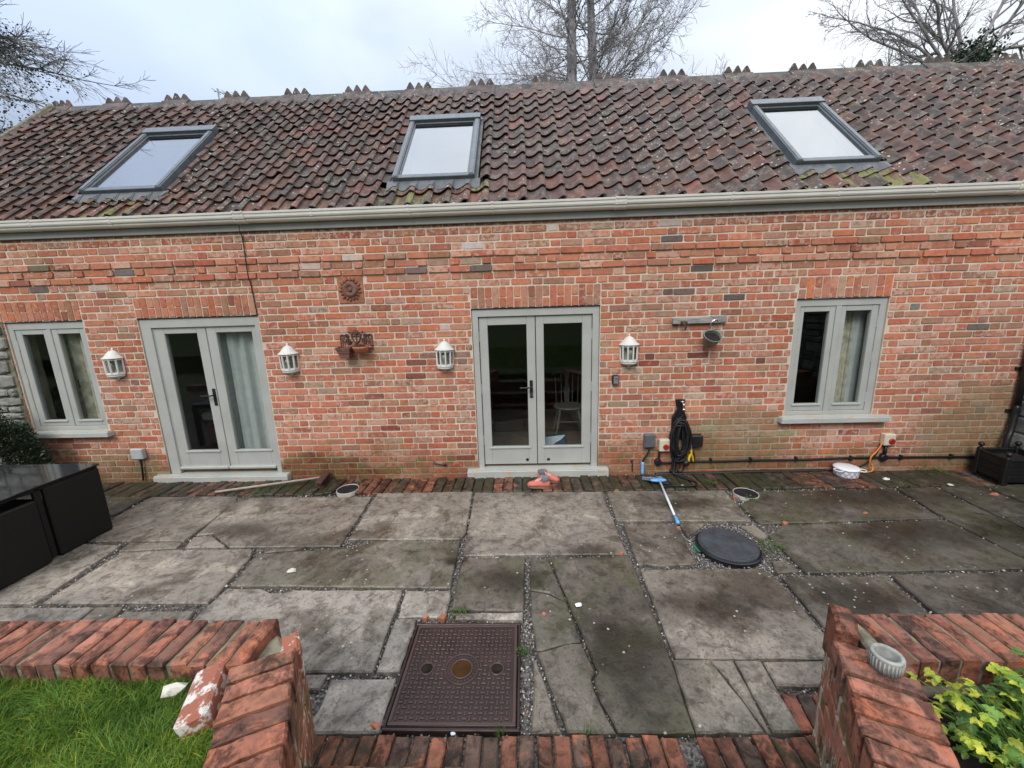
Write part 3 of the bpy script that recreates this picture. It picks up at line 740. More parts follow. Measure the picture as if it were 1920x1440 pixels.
# ------------------------------------------------------------------ rubble stone at the left end of the front
stonewall = thing('stone_quoin_wall', 'grey rubble stonework at the far left corner beside the small window', 'stone wall', (-6.4, 0, 0))
g = G(); g.box((-6.95, -.012, -.05), (-5.80, -.001, 1.90)); bedm = g.build('mortar_bed', MAT['mossmortar'], stonewall)
z = -.02
while z < 1.86:
    h = min(rn.choice((.075, .10, .13, .16)), 1.895 - z)
    x = -6.95 + rn.uniform(-.1, .05)
    while x < -5.83:
        w = rn.uniform(.16, .40); x1 = min(x + w, -5.80 + rn.uniform(-.05, .01))
        if not (x1 > -5.96 and .55 < z + h / 2 < .66) and x1 - x > .04:
            if x1 > -5.79: x1 = -5.79
            gg = G(); v = rn.uniform(.6, 1.15); gg.col = (.40 * v, .39 * v, .355 * v, 0)
            n = 10; cx, cz = (x + x1) / 2, z + h / 2
            ring = []
            for i in range(n):
                a = 2 * PI * i / n; ca, sa = math.cos(a), math.sin(a)
                s_ = 1 / max(abs(ca), abs(sa)); s_ = min(s_, 1.25)
                ring.append((cx + ca * s_ * ((x1 - x) / 2 - .005) * rn.uniform(.92, 1), cz + sa * s_ * (h / 2 - .004) * rn.uniform(.9, 1)))
            bk = [gg.V((a, -.005, b)) for a, b in ring]; md = [gg.V((a, -.03, b)) for a, b in ring]
            ft = [gg.V((cx + (a - cx) * .84, -.042 + rn.uniform(-.006, .006), cz + (b - cz) * .8)) for a, b in ring]; cc = gg.V((cx, -.048, cz))
            for i in range(n):
                j = (i + 1) % n; gg.F(bk[i], bk[j], md[j], md[i]); gg.F(md[i], md[j], ft[j], ft[i]); gg.F(ft[i], ft[j], cc)
            gg.build('stone', MAT['stone'], stonewall)
        x = x1 + .008
    z += h + .004

# ------------------------------------------------------------------ joinery
def gl_box(g, x0, x1, z0, z1, y): g.box((x0, y, z0), (x1, y + .005, z1))
def rails(g, x0, x1, z0, z1, gx0, gx1, gz0, gz1, y0, y1, b=.004):
    g.box((x0, y0, z0), (gx0, y1, z1), b); g.box((gx1, y0, z0), (x1, y1, z1), b)
    g.box((gx0 - .001, y0 + .0006, z0), (gx1 + .001, y1 - .001, gz0), b); g.box((gx0 - .001, y0 + .0006, gz1), (gx1 + .001, y1 - .001, z1), b)
def hinge(parent, x, z, y):
    g = G(); g.tube([(x, y, z - .055), (x, y, z + .055)], .007, 8); g.build('hinge', MAT['sage'], parent)
def bead(g, gx0, gx1, gz0, y): g.box((gx0 - .025, y - .012, gz0 - .022), (gx1 + .025, y + .002, gz0 - .002), .004)

def french_door(o, leaves, glass, head, lf_z, gz, sill, label, chunky=False, handle_z=1.03):
    fr = G(); y0 = .012
    jw = leaves[0][0] - o[0]
    fr.box((o[0] + .004, y0, .072), (leaves[0][0] - .003, .13, head[1] - .002), .004)
    fr.box((leaves[1][1] + .003, y0, .072), (o[1] - .004, .13, head[1] - .002), .004)
    fr.box((o[0] + .005, y0 - .0007, lf_z[1] + .003), (o[1] - .005, .1295, head[1] - .001), .004)
    if chunky:
        for x, s in ((leaves[0][0], -1), (leaves[1][1], 1)):
            fr.box((min(x - s * .012, x + s * .03), .028, .14), (max(x - s * .012, x + s * .03), .10, lf_z[1] + .02), .008)
        fr.box((leaves[0][0] + .05, .026, lf_z[1] - .008), (leaves[1][1] - .05, .10, lf_z[1] + .03), .008)
    f = fr.build('door_frame', MAT['sage'], house)
    for i, ((x0, x1), (a, b)) in enumerate(zip(leaves, glass)):
        g = G(); yy = .034
        rails(g, x0 + .002, x1 - .002, lf_z[0], lf_z[1], a, b, gz[0], gz[1], yy, yy + .05)
        bead(g, a, b, gz[0], yy)
        if chunky: g.box((x0 + .002, yy - .035, lf_z[0] - .012), (x1 - .002, yy + .01, lf_z[0] + .022), .01)
        d = tag(g.build('door', MAT['sage'], house), label % ('left' if i == 0 else 'right'))
        g = G(); gl_box(g, a - .004, b + .004, gz[0] - .004, gz[1] + .004, yy + .022); g.build('pane', MAT['glass'], d)
        if not chunky:
            for hz in (.42, 1.02, 1.60): hinge(d, x0 - .001 if i == 0 else x1 + .001, hz, yy - .003)
            g = G(); g.lathe(((x0 + x1) / 2 + (.19 if i == 0 else -.18), yy - .001, .165), [(0.001, 0), (.017, 0.0), (.017, .004), (.001, .005)], 12)
            g = G(); g.xf = Matrix.Translation(((x0 + x1) / 2 + (.19 if i == 0 else -.18), yy - .001, .168)) @ Matrix.Rotation(PI / 2, 4, 'X')
            g.lathe((0, 0, 0), [(.001, .008), (.012, .007), (.018, .002), (.018, -.002)], 12); g.build('bolt_cap', MAT['black'], d)
        if i == 0:
            hx = x1 - .03 if chunky else x1 - .055
            hd = G(); hd.box((hx - .017, yy - .010, handle_z - .125), (hx + .017, yy + .002, handle_z + .075), .004)
            hd.tube([(hx, yy - .008, handle_z), (hx, yy - .05, handle_z), (hx - .02, yy - .055, handle_z), (hx - .125, yy - .05, handle_z - .004)], .009, 8, smooth=3)
            hd.build('handle', MAT['black'], d)
            if not chunky:
                k = G(); k.tube([(hx, yy - .01, handle_z - .075), (hx, yy - .03, handle_z - .075)], .004, 6); k.box((hx - .012, yy - .032, handle_z - .10), (hx + .012, yy - .026, handle_z - .07), .003); k.build('key', MAT['chrome'], d)
    s = G(); s.box((sill[0], -.072, sill[2]), (sill[1], .10, sill[3] - .012), .006)
    s.box((sill[0] + .006, -.066, sill[3] - .013), (sill[1] - .006, .09, sill[3] - .001), .004)
    s.build('door_sill', MAT['sage_sill'], house)

french_door(OPEN[1], [(-4.13, -3.533), (-3.529, -2.957)], [(-4.012, -3.640), (-3.420, -3.014)], (1.80, 1.896), (.135, 1.792), (.350, 1.727), SILLS[1], '%s door leaf of the bedroom with curtain and thick frame', True, 1.02)
french_door(OPEN[2], [(-.486, .126), (.130, .738)], [(-.392, .031), (.217, .634)], (1.815, 1.895), (.116, 1.810), (.330, 1.721), SILLS[2], '%s door leaf of the middle entrance')

def window(o, leaves, glass, gz, lf_z, sill):
    g = G(); y0 = .012
    g.box((o[0] + .004, y0, o[2] + .02), (leaves[0][0] - .002, .12, o[3] - .006), .004); g.box((leaves[1][1] + .002, y0, o[2] + .02), (o[1] - .004, .12, o[3] - .006), .004)
    g.box((o[0] + .005, y0 - .0006, lf_z[1] + .002), (o[1] - .005, .1195, o[3] - .005), .004); g.box((o[0] + .005, y0 - .0006, o[2] + .002), (o[1] - .005, .1195, lf_z[0] - .002), .004)
    g.box((leaves[0][1] + .002, y0 + .0006, lf_z[0] - .003), (leaves[1][0] - .002, .119, lf_z[1] + .003), .004)
    w = g.build('window', MAT['sage'], house)
    for i, ((x0, x1), (a, b)) in enumerate(zip(leaves, glass)):
        g = G(); yy = .020; rails(g, x0, x1, lf_z[0], lf_z[1], a, b, gz[0], gz[1], yy, yy + .05); bead(g, a, b, gz[0], yy)
        g.build('casement', MAT['sage'], w)
        g = G(); gl_box(g, a - .004, b + .004, gz[0] - .004, gz[1] + .004, yy + .02); g.build('pane', MAT['glass'], w)
        for hz in (gz[0] + .06, (gz[0] + gz[1]) / 2, gz[1] - .12): hinge(w, x0 - .001 if i == 0 else x1 + .001, hz, yy - .002)
    s = G(); s.box((sill[0], -.085, sill[2]), (sill[1], .09, sill[3] - .010), .006); s.box((sill[0] + .008, -.075, sill[3] - .011), (sill[1] - .008, .085, sill[3] - .001), .004)
    s.build('sill', MAT['sage_sill'], w)
    return w
wl_ = window(OPEN[0], [(-5.717, -5.345), (-5.292, -4.917)], [(-5.645, -5.393), (-5.225, -4.967)], (.763, 1.762), (.690, 1.815), SILLS[0])
g = G(); g.tube([(-5.20, .075, 1.22), (-5.195, .075, 1.13)], .008, 6); g.tube([(-5.205, .07, 1.225), (-5.165, .055, 1.225)], .007, 6); g.build('handle', MAT['black'], wl_)
window(OPEN[3], [(2.908, 3.272), (3.334, 3.711)], [(2.953, 3.215), (3.384, 3.643)], (.772, 1.767), (.692, 1.821), SILLS[3])

# ------------------------------------------------------------------ eaves
g = G(); g.box((XL, -.034, 2.762), (XR, -.010, 2.90), .003); g.box((XL, -.012, 2.800), (XR, .02, 2.90)); g.build('fascia', MAT['fascia'], house)
g = G()
prof = [(-.036, 2.922), (-.036, 2.835), (-.050, 2.830), (-.075, 2.829), (-.094, 2.836), (-.104, 2.848), (-.106, 2.862), (-.118, 2.868), (-.124, 2.880), (-.125, 2.902), (-.132, 2.908), (-.134, 2.926), (-.128, 2.929), (-.124, 2.922), (-.118, 2.915), (-.116, 2.880), (-.095, 2.858), (-.085, 2.842), (-.050, 2.840), (-.042, 2.850), (-.042, 2.922)]
def gutter_run(x0, x1, grow=0.0):
    a = [g.V((x0, y - grow * (1 if y < -.06 else 0), z - grow * (1 if z < 2.87 else -1))) for y, z in prof]; b = [g.V((x1, y - grow * (1 if y < -.06 else 0), z - grow * (1 if z < 2.87 else -1))) for y, z in prof]
    n = len(prof)
    for i in range(n): g.F(a[i], a[(i + 1) % n], b[(i + 1) % n], b[i])
    g.F(*a[::-1]); g.F(*b)
gutter_run(XL - .1, XR)
gut = g.build('gutter', MAT['gutter'], house)
for x in (-5.05, -4.2, -2.10, -1.12, -.28, 2.05, 3.05, 3.95, 5.6):
    g = G(); gutter_run(x - .011, x + .011, .0035); g.build('gutter_bracket', MAT['gutter'], gut)
for x in (-2.85, .98, 4.76):
    g = G(); gutter_run(x - .055, x - .035, .006); gutter_run(x - .036, x + .036, .0035); gutter_run(x + .035, x + .055, .006); g.build('gutter_joint', MAT['gutter'], gut)

# ------------------------------------------------------------------ roof
SKY = [(-4.785, -3.870), (-1.352, -.480), (2.822, 3.665)]; SS0, SS1 = .430, 1.850
g = G()                                                       # deck with holes for the skylights
xs = sorted({XL + .05, XR - .02} | {x for s in SKY for x in s})
for i in range(len(xs) - 1):
    hole = any(s[0] - 1e-6 <= xs[i] and xs[i + 1] <= s[1] + 1e-6 for s in SKY)
    for s0, s1 in (((.03, SS0), (SS1, 3.12)) if hole else ((.03, 3.12),)):
        p = [roof(xs[i], s0, -.05), roof(xs[i + 1], s0, -.05), roof(xs[i + 1], s1, -.05), roof(xs[i], s1, -.05)]
        q = [v + Vector((0, ST * .03, -CT * .03)) for v in p]
        ip = [g.V(v) for v in p]; iq = [g.V(v) for v in q]
        g.F(*ip); g.F(*iq[::-1])
        for k in range(4): g.F(ip[k], iq[k], iq[(k + 1) % 4], ip[(k + 1) % 4])
rb = roof(0, 3.12, -.05)                                       # rear slope
yb = 2 * rb.y + .11
for h in (0.0, -.03):
    g.quad((XL + .05, rb.y, rb.z + h), (XR - .02, rb.y, rb.z + h), (XR - .02, yb, 2.85 + h), (XL + .05, yb, 2.85 + h))
roofm = g.build('roof', MAT['underlay'], house)

TW, ROWH = .193, .232
NROW = 12
def tile_h(u):
    if u < .70: return -.031 * math.sin(PI * max(0, u + .06) / .76)
    return .025 * math.sin(PI * min(1, (u - .70) / .42))
US = [-.04, .05, .15, .27, .39, .51, .62, .70, .78, .86, .94, 1.02, 1.08]
def tile(g, xk, s0, r, clip=None, length=ROWH + .075):
    dz, rot = r.uniform(-.006, .008), r.uniform(-.014, .014); ds = r.uniform(-.010, .010)
    lift0, lift1 = .036 + dz, .004
    us = US if clip is None else [u for u in US if clip[0] <= u <= clip[1]]
    if len(us) < 3: return False
    rows = []
    for s_, lf in ((0.0, lift0), (length * .5, (lift0 + lift1) / 2 + .002), (length, lift1)):
        rows.append([g.V(roof(xk + (u - .45) * TW + .45 * TW + rot * (s_ - length / 2), s0 + ds + s_ + rot * (u - .5) * TW * .8, tile_h(u) + lf)) for u in us])
    top0 = [g.V(g.v[i]) for i in rows[0]]
    bot = [g.V(roof(xk + (u - .45) * TW + .45 * TW + rot * (-length / 2), s0 + ds + .001 + rot * (u - .5) * TW * .8, tile_h(u) + lift0 - .015)) for u in us]
    bak = [g.V(roof(xk + (u - .45) * TW + .45 * TW + rot * (-length / 2), s0 + ds + .06 + rot * (u - .5) * TW * .8, tile_h(u) + lift0 - .022)) for u in us]
    n = len(us)
    for i in range(n - 1):
        for a, b in ((rows[0], rows[1]), (rows[1], rows[2])): g.F(a[i], a[i + 1], b[i + 1], b[i])
        g.F(bot[i], bot[i + 1], top0[i + 1], top0[i]); g.F(bak[i], bak[i + 1], bot[i + 1], bot[i])
    return True
TPAL = [((122, 94, 86), .34), ((104, 88, 83), .28), ((138, 98, 86), .18), ((92, 82, 79), .12), ((166, 106, 88), .05), ((120, 104, 88), .03)]
def tile_tint(r, x, s, alg):
    t = r.random() ; acc = 0
    if abs(x) > 3.2: t = t * .9
    for c, w in TPAL:
        acc += w
        if t <= acc: break
    if s < .3 and r.random() < .5: c = r.choice(((160, 100, 82), (138, 96, 82)))
    e = r.uniform(-7, 7); c = [.62 * v + .38 * w_ for v, w_ in zip(c, (114, 90, 79))]; l = lin(*[v + e + r.uniform(-2, 2) for v in c]); k = .60 * r.uniform(.85, 1.15)
    return (l[0] * k, l[1] * k, l[2] * k, alg)
X0 = .03 - .89 * TW
tl = []
k0 = math.floor((XL - X0) / TW)
for k in range(k0, int((XR - X0) / TW) + 1):
    xk = X0 + k * TW
    for r_ in range(NROW):
        s0 = -.012 + r_ * ROWH
        clip = None; skip = False
        xa, xb = xk - .04 * TW, xk + 1.08 * TW
        if xa < XL - .02: continue
        for sx in SKY:
            if s0 + ROWH > SS0 - .03 and s0 < SS1 - .02:
                if s0 < SS0 - .03: 
                    continue
                a, b = sx[0] - .035, sx[1] + .035
                if xa > a and xb < b: skip = True
                elif xa < b and xb > b and xa > a - .0: clip = ((b - xk) / TW, 9)
                elif xb > a and xa < a: clip = (-9, (a - xk) / TW)
        if skip: continue
        L = ROWH + .075
        for sx in SKY:
            if xb > sx[0] - .02 and xa < sx[1] + .02 and s0 < SS0 <= s0 + L + .02: L = min(L, SS0 - s0 - .02)
        if L < .06: continue
        alg = rn.uniform(0, .35) if r_ else rn.uniform(.1, .55)
        if r_ <= 1 and s0 < .3 and any(sx[0] - .15 < xk < sx[1] + .12 for sx in SKY): alg = rn.uniform(.55, .95)
        tl.append((seen_area([roof(xa, s0), roof(xb, s0), roof(xb, s0 + ROWH), roof(xa, s0 + ROWH)]), xk, s0, clip, L, alg))
order = sorted(range(len(tl)), key=lambda i: -tl[i][0]); top = set(order[:300])
rest = G()
for i, (A, xk, s0, clip, L, alg) in enumerate(tl):
    gg = G() if i in top else rest
    gg.col = tile_tint(rn, xk, s0, alg)
    if tile(gg, xk, s0, rn, clip, L) and i in top: gg.build('roof_tile', MAT['tile'], roofm, smooth=True)
tag(rest.build('roof_tiling', MAT['tile'], roofm, True), kind='stuff')

# ridge: plain and three-pointed crest tiles in turn
yr, zr = 2.135, 5.045
def ridge_tile(x0, x1, crest):
    g = G(); v = rn.uniform(.8, 1.15)
    g.col = (.105 * v, .082 * v, .072 * v, .35) if crest else (.075 * v, .072 * v, .064 * v, .45)
    lift = .010 if crest else 0.0
    pr = [(-.175, -.172), (-.165, -.180), (-.055, -.045), (-.03, -.015), (0, -.004), (.03, -.015), (.055, -.045), (.165, -.180)]
    top_ = [(-.185, -.165), (-.06, -.028), (-.035, .004), (0, .016), (.035, .004), (.06, -.028), (.185, -.165)]
    ring = [(y, z) for y, z in top_] + [(y, z) for y, z in reversed(pr[1:])]
    dz = rn.uniform(-.006, .006) + lift
    a = [g.V((x0, yr + y, zr + z + dz)) for y, z in ring]; b = [g.V((x1, yr + y, zr + z + dz)) for y, z in ring]
    n = len(ring)
    for i in range(n): g.F(a[i], a[(i + 1) % n], b[(i + 1) % n], b[i])
    g.F(*a[::-1]); g.F(*b)
    if crest:
        w = (x1 - x0 - .03) / 3
        for i in range(3):
            c = x0 + .015 + (i + .5) * w; hh = rn.uniform(.082, .098)
            p = [(c - w * .49, 0), (c - w * .40, .03), (c - w * .08, hh), (c + w * .08, hh), (c + w * .40, .03), (c + w * .49, 0)]
            f1 = [g.V((x, yr - .016, zr + .006 + z + dz)) for x, z in p]; f2 = [g.V((x, yr + .016, zr + .006 + z + dz)) for x, z in p]
            g.F(*f1); g.F(*f2[::-1])
            for q in range(len(p)): g.F(f1[q], f2[q], f2[(q + 1) % len(p)], f1[(q + 1) % len(p)])
    g.build('ridge_tile', MAT['tile'], roofm)
for k in range(-8, 9):
    c = .38 + .91 * k
    if c - .21 < XL - .25 or c > XR: continue
    ridge_tile(max(c - .205, XL - .06), c + .205, True)
    if c + .7 < XR: ridge_tile(c + .208, c + .702, False)
# verge mortar on the left gable
g = G()
for s0 in np.arange(0, 3.0, .2):
    a = roof(XL + .0, s0, .0); b = roof(XL, s0 + .2, .0)
    g.tube([a, b], .045 + rn.uniform(-.004, .004), 7)
g.build('verge_mortar', MAT['mossmortar'], roofm)

for i, (x0, x1) in enumerate(SKY):
    g = G()
    def rbox(a0, a1, b0, b1, h0, h1, bev=.004):
        g.xf = Matrix(((1, 0, 0, 0), (0, CT, -ST, RP.y), (0, ST, CT, RP.z), (0, 0, 0, 1)))
        g.box((a0, b0, h0), (a1, b1, h1), bev); g.xf = None
    rbox(x0, x0 + .062, SS0, SS1, -.06, .085); rbox(x1 - .062, x1, SS0, SS1, -.06, .085)
    rbox(x0 + .002, x1 - .002, SS0 - .002, SS0 + .060, -.06, .075); rbox(x0 - .006, x1 + .006, SS1 - .115, SS1 + .01, -.06, .105)
    rbox(x0 + .012, x0 + .052, SS0 + .01, SS1 - .12, .084, .092); rbox(x1 - .052, x1 - .012, SS0 + .01, SS1 - .12, .084, .092)
    sk = tag(g.build('skylight', MAT['skyframe'], house), ['skylight on the left of the roof', 'skylight in the middle of the roof', 'skylight on the right of the roof'][i])
    g = G(); rbox(x0 + .061, x0 + .078, SS0 + .058, SS1 - .11, .03, .066, .003); rbox(x1 - .078, x1 - .061, SS0 + .058, SS1 - .11, .03, .066, .003); rbox(x0 + .078, x1 - .078, SS0 + .058, SS0 + .074, .03, .0655, .003); rbox(x0 + .078, x1 - .078, SS1 - .140, SS1 - .11, .03, .0655, .003)
    g.build('sash', MAT['skyframe'], sk)
    g = G(); rbox(x0 + .076, x1 - .076, SS0 + .072, SS1 - .138, .048, .053, 0); g.build('pane', MAT['skyglass'], sk)
    g = G(); rbox(x0 + .08, x1 - .08, SS0 + .06, SS1 - .12, -.075, -.06, 0); g.build('blind', MAT['palegrey'] if i else MAT['greyplastic'], sk)
    g = G(); rbox(x0 - .03, x0 + .004, SS0 - .02, SS1 + .03, -.03, .018, .003); rbox(x1 - .004, x1 + .034, SS0 - .02, SS1 + .03, -.03, .018, .003); rbox(x0 - .03, x1 + .03, SS1 + .0, SS1 + .05, -.03, .03, .003)
    # ribbed apron dressed down over the tiles below
    n = 44; lo, hi = [], []
    for q in range(n + 1):
        x = x0 - .06 + (x1 - x0 + .12) * q / n; u = ((x - X0) / TW) % 1.0
        hh = max(tile_h(u), tile_h(u + 1) if u < .08 else -1)
        e = .02 * math.sin(q * 1.3) * .3
        lo.append((g.V(roof(x, SS0 - .125 + e, hh + .032)), g.V(roof(x, SS0 - .122 + e, hh + .022)))); hi.append(g.V(roof(x, SS0 + .002, .036)))
    for q in range(n): g.F(lo[q][0], lo[q + 1][0], hi[q + 1], hi[q]); g.F(lo[q][1], lo[q + 1][1], lo[q + 1][0], lo[q][0])
    g.build('flashing', MAT['lead'], sk)

# ------------------------------------------------------------------ rooms behind the glass
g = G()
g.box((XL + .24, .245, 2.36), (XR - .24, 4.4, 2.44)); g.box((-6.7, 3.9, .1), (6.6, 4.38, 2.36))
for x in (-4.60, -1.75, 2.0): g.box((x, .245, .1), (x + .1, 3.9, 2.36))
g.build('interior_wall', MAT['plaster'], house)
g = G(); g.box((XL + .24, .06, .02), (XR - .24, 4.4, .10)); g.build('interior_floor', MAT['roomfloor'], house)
# ================================================================== PATIO
SLABC = [(.262, .228, .190), (.216, .190, .156), (.298, .268, .232), (.236, .201, .166), (.194, .174, .142)]
rs = random.Random(21)
PALE = {3: 0, 4: 2, 5: 2, 13: 2, 14: 2, 15: 2, 16: 2, 17: 2, 20: 2, 18: 0, 8: 0, 10: 0}
GREEN = {22: .75, 23: .6, 25: .75, 21: .8, 19: .55, 12: .45, 26: .35, 28: .6, 29: .55, 30: .5, 32: .45, 27: .6, 24: .3, 33: .3, 40: .4, 42: .35, 0: .6}
DARK = {27: .46, 28: .44, 29: .38, 30: .40, 31: .42, 32: .55, 33: .58, 34: .52, 25: .60, 22: .56, 21: .55, 23: .62, 19: .62, 0: .5, 26: .78, 37: .75, 39: .85, 1: .9, 12: .85}
for i, p in enumerate(SLABS):
    g = G(); c = SLABC[PALE.get(i, rs.choice((0, 1, 3, 4)))]; v = rs.uniform(.9, 1.1) * DARK.get(i, 1.0)
    g.col = (c[0] * v, c[1] * v, c[2] * v, GREEN.get(i, rs.uniform(0, .25)))
    g.prism(p, -.07, rs.uniform(-.003, .003), .008, .004, rs, (rs.uniform(-.003, .003), rs.uniform(-.003, .003)), .055)
    g.build('paving_slab', MAT['slab'], patio)
# brick strip along the foot of the wall
BPAL = [(.20, .095, .06), (.15, .085, .06), (.115, .08, .055), (.24, .105, .065), (.085, .07, .05)]
x = -5.3; k = 0
while x < 4.72:
    w = rs.uniform(.093, .103)
    g = G(); red = .0 < x < .30 or -.45 < x < -.1 or 2.95 < x < 3.6 or -1.5 < x < -1.1 or -2.1 < x < -1.6
    c = BPAL[rs.choice((0, 3) if red and rs.random() < .8 else (1, 2, 2, 4, 4, 0))]; v = rs.uniform(.7, 1.1)
    g.col = (c[0] * v, c[1] * v, c[2] * v, rs.uniform(0, .25) if red else rs.uniform(.2, .8))
    sh = rs.uniform(-.008, .008); sk = .0
    y1 = -.045 - rs.uniform(0, .012); y0 = -.415 - .006 * (x + 1) / 3 + rs.uniform(-.008, .008)
    g.prism([(x, y0), (x + w, y0 + sh * .3), (x + w + sk, y1), (x + sk, y1)], -.06, .004 + rs.uniform(-.008, .006), .009, .0042, rs, (rs.uniform(-.06, .06), rs.uniform(-.02, .02)), .045)
    g.build('paving_brick', MAT['paver'], patio)
    x += w + rs.uniform(.006, .012)
# a few bricks filling the corner by the right-hand pier
for j, (x0, x1) in enumerate(((1.232, 1.300), (1.306, 1.372), (1.378, 1.44))):
    g = G(); c = BPAL[(3, 4, 3)[j]]; g.col = (c[0] * 1.2, c[1], c[2], .05); g.prism([(x0 - .03, -2.75), (x1 - .03, -2.75), (x1, -2.575), (x0, -2.575)], -.06, -.004, .006, .002, rs, (0, 0), .08)
    g.build('paving_brick', MAT['paver'], patio)
# first step up to the lawn: bricks on edge
xx = -.99
while xx < 1.22:
    w = rs.uniform(.064, .070)
    g = G(); c = (.27, .105, .06) if rs.random() < .62 else (.14, .085, .06); v = rs.uniform(.75, 1.25)
    low = .60 < xx + w / 2 < .67
    g.col = (c[0] * v, c[1] * v, c[2] * v, rs.uniform(0, .25) + (.25 if xx > .95 or xx < -.75 else 0))
    yb_ = -2.828 + .012 * (xx + 1) / 2 + rs.uniform(-.007, .007); a = .06 * xx
    g.prism([(xx + .0, -3.045), (xx + w, -3.045), (xx + w, yb_), (xx, yb_ + rs.uniform(-.003, .003))], -.06, .066 + rs.uniform(-.006, .004) - (.03 if low else 0), .007, .0025, rs, (rs.uniform(-.06, .06), rs.uniform(-.02, .02)), .07)
    g.build('step_brick', MAT['paver'], patio); xx += w + rs.uniform(.008, .013)
g = G(); g.box((-1.0, -3.05, -.05), (1.22, -2.84, .042)); g.build('step_bed', MAT['bed'], patio)
for (y0, y1, z1) in ((-3.40, -3.06, .24), (-3.80, -3.41, .41)):
    xx = -1.25
    while xx < 1.35:
        w = rs.uniform(.064, .070); g = G(); c = rs.choice(BPAL); g.col = (c[0] * 1.3, c[1] * 1.2, c[2], .3)
        g.prism([(xx, y0), (xx + w, y0), (xx + w, y1), (xx, y1)], -.05, z1 + rs.uniform(-.004, .004), .006); g.build('step_brick', MAT['paver'], patio); xx += w + .010

# pebbles in the joints and round the covers (nobody could count them)
def inside(poly, P):
    n = len(poly); r = np.zeros(len(P), bool); x, y = P[:, 0], P[:, 1]
    for i in range(n):
        x0, y0 = poly[i]; x1, y1 = poly[(i + 1) % n]
        with np.errstate(divide='ignore', invalid='ignore'):
            t = (y0 > y) != (y1 > y); r ^= t & (x < (x1 - x0) * (y - y0) / (y1 - y0 + 1e-12) + x0)
    return r
nr = np.random.default_rng(5)
P = np.stack([nr.uniform(-4.3, 4.6, 150000), nr.uniform(-2.83, -.02, 150000)], 1)
keep = np.ones(len(P), bool)
for p in SLABS: keep &= ~inside(p, P)
keep &= ~((P[:, 1] > -.415) & (P[:, 1] < -.05))
keep &= ~((P[:, 0] > -.70) & (P[:, 0] < -.065) & (P[:, 1] > -2.76) & (P[:, 1] < -2.15))
keep &= (P[:, 0] > -3.9) | (P[:, 1] > -1.0)
P = P[keep]
wide = (np.abs(P[:, 0] - 1.58) < .42) & (np.abs(P[:, 1] + 1.35) < .36) | (P[:, 0] > -.9) & (P[:, 0] < .08) & (P[:, 1] < -2.05)
P = P[wide | (nr.random(len(P)) < .62)][:15000]
n = len(P)
r = nr.uniform(.0035, .0085, n); r[nr.random(n) < .06] *= 1.7
oct_ = np.array([(1, 0, 0), (-1, 0, 0), (0, 1, 0), (0, -1, 0), (0, 0, 1), (0, 0, -1)], float)
V = oct_[None] * nr.uniform(.65, 1.3, (n, 6, 1)) * r[:, None, None]
a = nr.uniform(0, 6.28, n); ca, sa = np.cos(a)[:, None], np.sin(a)[:, None]
V = np.stack([V[..., 0] * ca - V[..., 1] * sa, V[..., 0] * sa + V[..., 1] * ca, V[..., 2] * .75], -1)
V += np.stack([P[:, 0], P[:, 1], -.030 + r * .5 + nr.uniform(0, .012, n)], 1)[:, None]
fo = np.array([(0, 2, 4), (2, 1, 4), (1, 3, 4), (3, 0, 4), (2, 0, 5), (1, 2, 5), (3, 1, 5), (0, 3, 5)])
F = (fo[None] + 6 * np.arange(n)[:, None, None]).reshape(-1, 3)
cc = np.array([(.30, .27, .24), (.18, .165, .15), (.42, .39, .36), (.10, .09, .085), (.26, .19, .15), (.55, .53, .5)])[nr.integers(0, 6, n)] * nr.uniform(.8, 1.15, (n, 1))
C = np.repeat(np.concatenate([cc, np.zeros((n, 1))], 1), 8, 0)
tag(np_mesh('gravel', V.reshape(-1, 3), F, MAT['gravel'], patio, C), kind='stuff')

# ================================================================== COVERS IN THE PATIO
MAT['darkhole'] = simple('dark_wet_hole', (.012, .012, .008), .12, var=.4, bump=0)
mh = thing('manhole_cover', 'square brown iron manhole cover with raised basket pattern and rusty water in its centre', 'manhole cover', (-.38, -2.45, 0))
x0, x1, y0, y1 = -.690, -.074, -2.748, -2.158; zt = .006
g = G(); g.box((x0 - .014, y0 - .014, -.06), (x1 + .014, y0, zt - .002), .004); g.box((x0 - .014, y1, -.06), (x1 + .014, y1 + .014, zt - .002), .004); g.box((x0 - .014, y0, -.06), (x0, y1, zt - .0025), .004); g.box((x1, y0, -.06), (x1 + .014, y1, zt - .0025), .004)
g.build('surround', MAT['iron'], mh)
g = G(); cx, cy = -.375, -2.452
g.prism([(x0 + .004, y0 + .004), (x1 - .004, y0 + .004), (x1 - .004, y1 - .004), (x0 + .004, y1 - .004)], -.05, zt - .003, .003)
for a, b, c, d in ((x0 + .006, y0 + .006, x1 - .006, y0 + .022), (x0 + .006, y1 - .022, x1 - .006, y1 - .006), (x0 + .006, y0 + .023, x0 + .022, y1 - .023), (x1 - .022, y0 + .023, x1 - .006, y1 - .023)): g.box((a, b, zt - .004), (c, d, zt + .001), .002)
st = .0252; ny = int((y1 - y0 - .06) / st); nx = int((x1 - x0 - .06) / st)
for i in range(nx):
    for j in range(ny):
        bx, by = x0 + .038 + i * st, y0 + .038 + j * st
        if math.hypot(bx - cx, by - cy) < .098 or min(math.hypot(bx - cx - .190, by - cy), math.hypot(bx - cx + .190, by - cy)) < .042: continue
        hw, hh = (.0105, .0042) if (i + j) % 2 else (.0042, .0105)
        g.box((bx - hw, by - hh, zt - .004), (bx + hw, by + hh, zt + .002), .0014)
g.build('lid', MAT['iron'], mh)
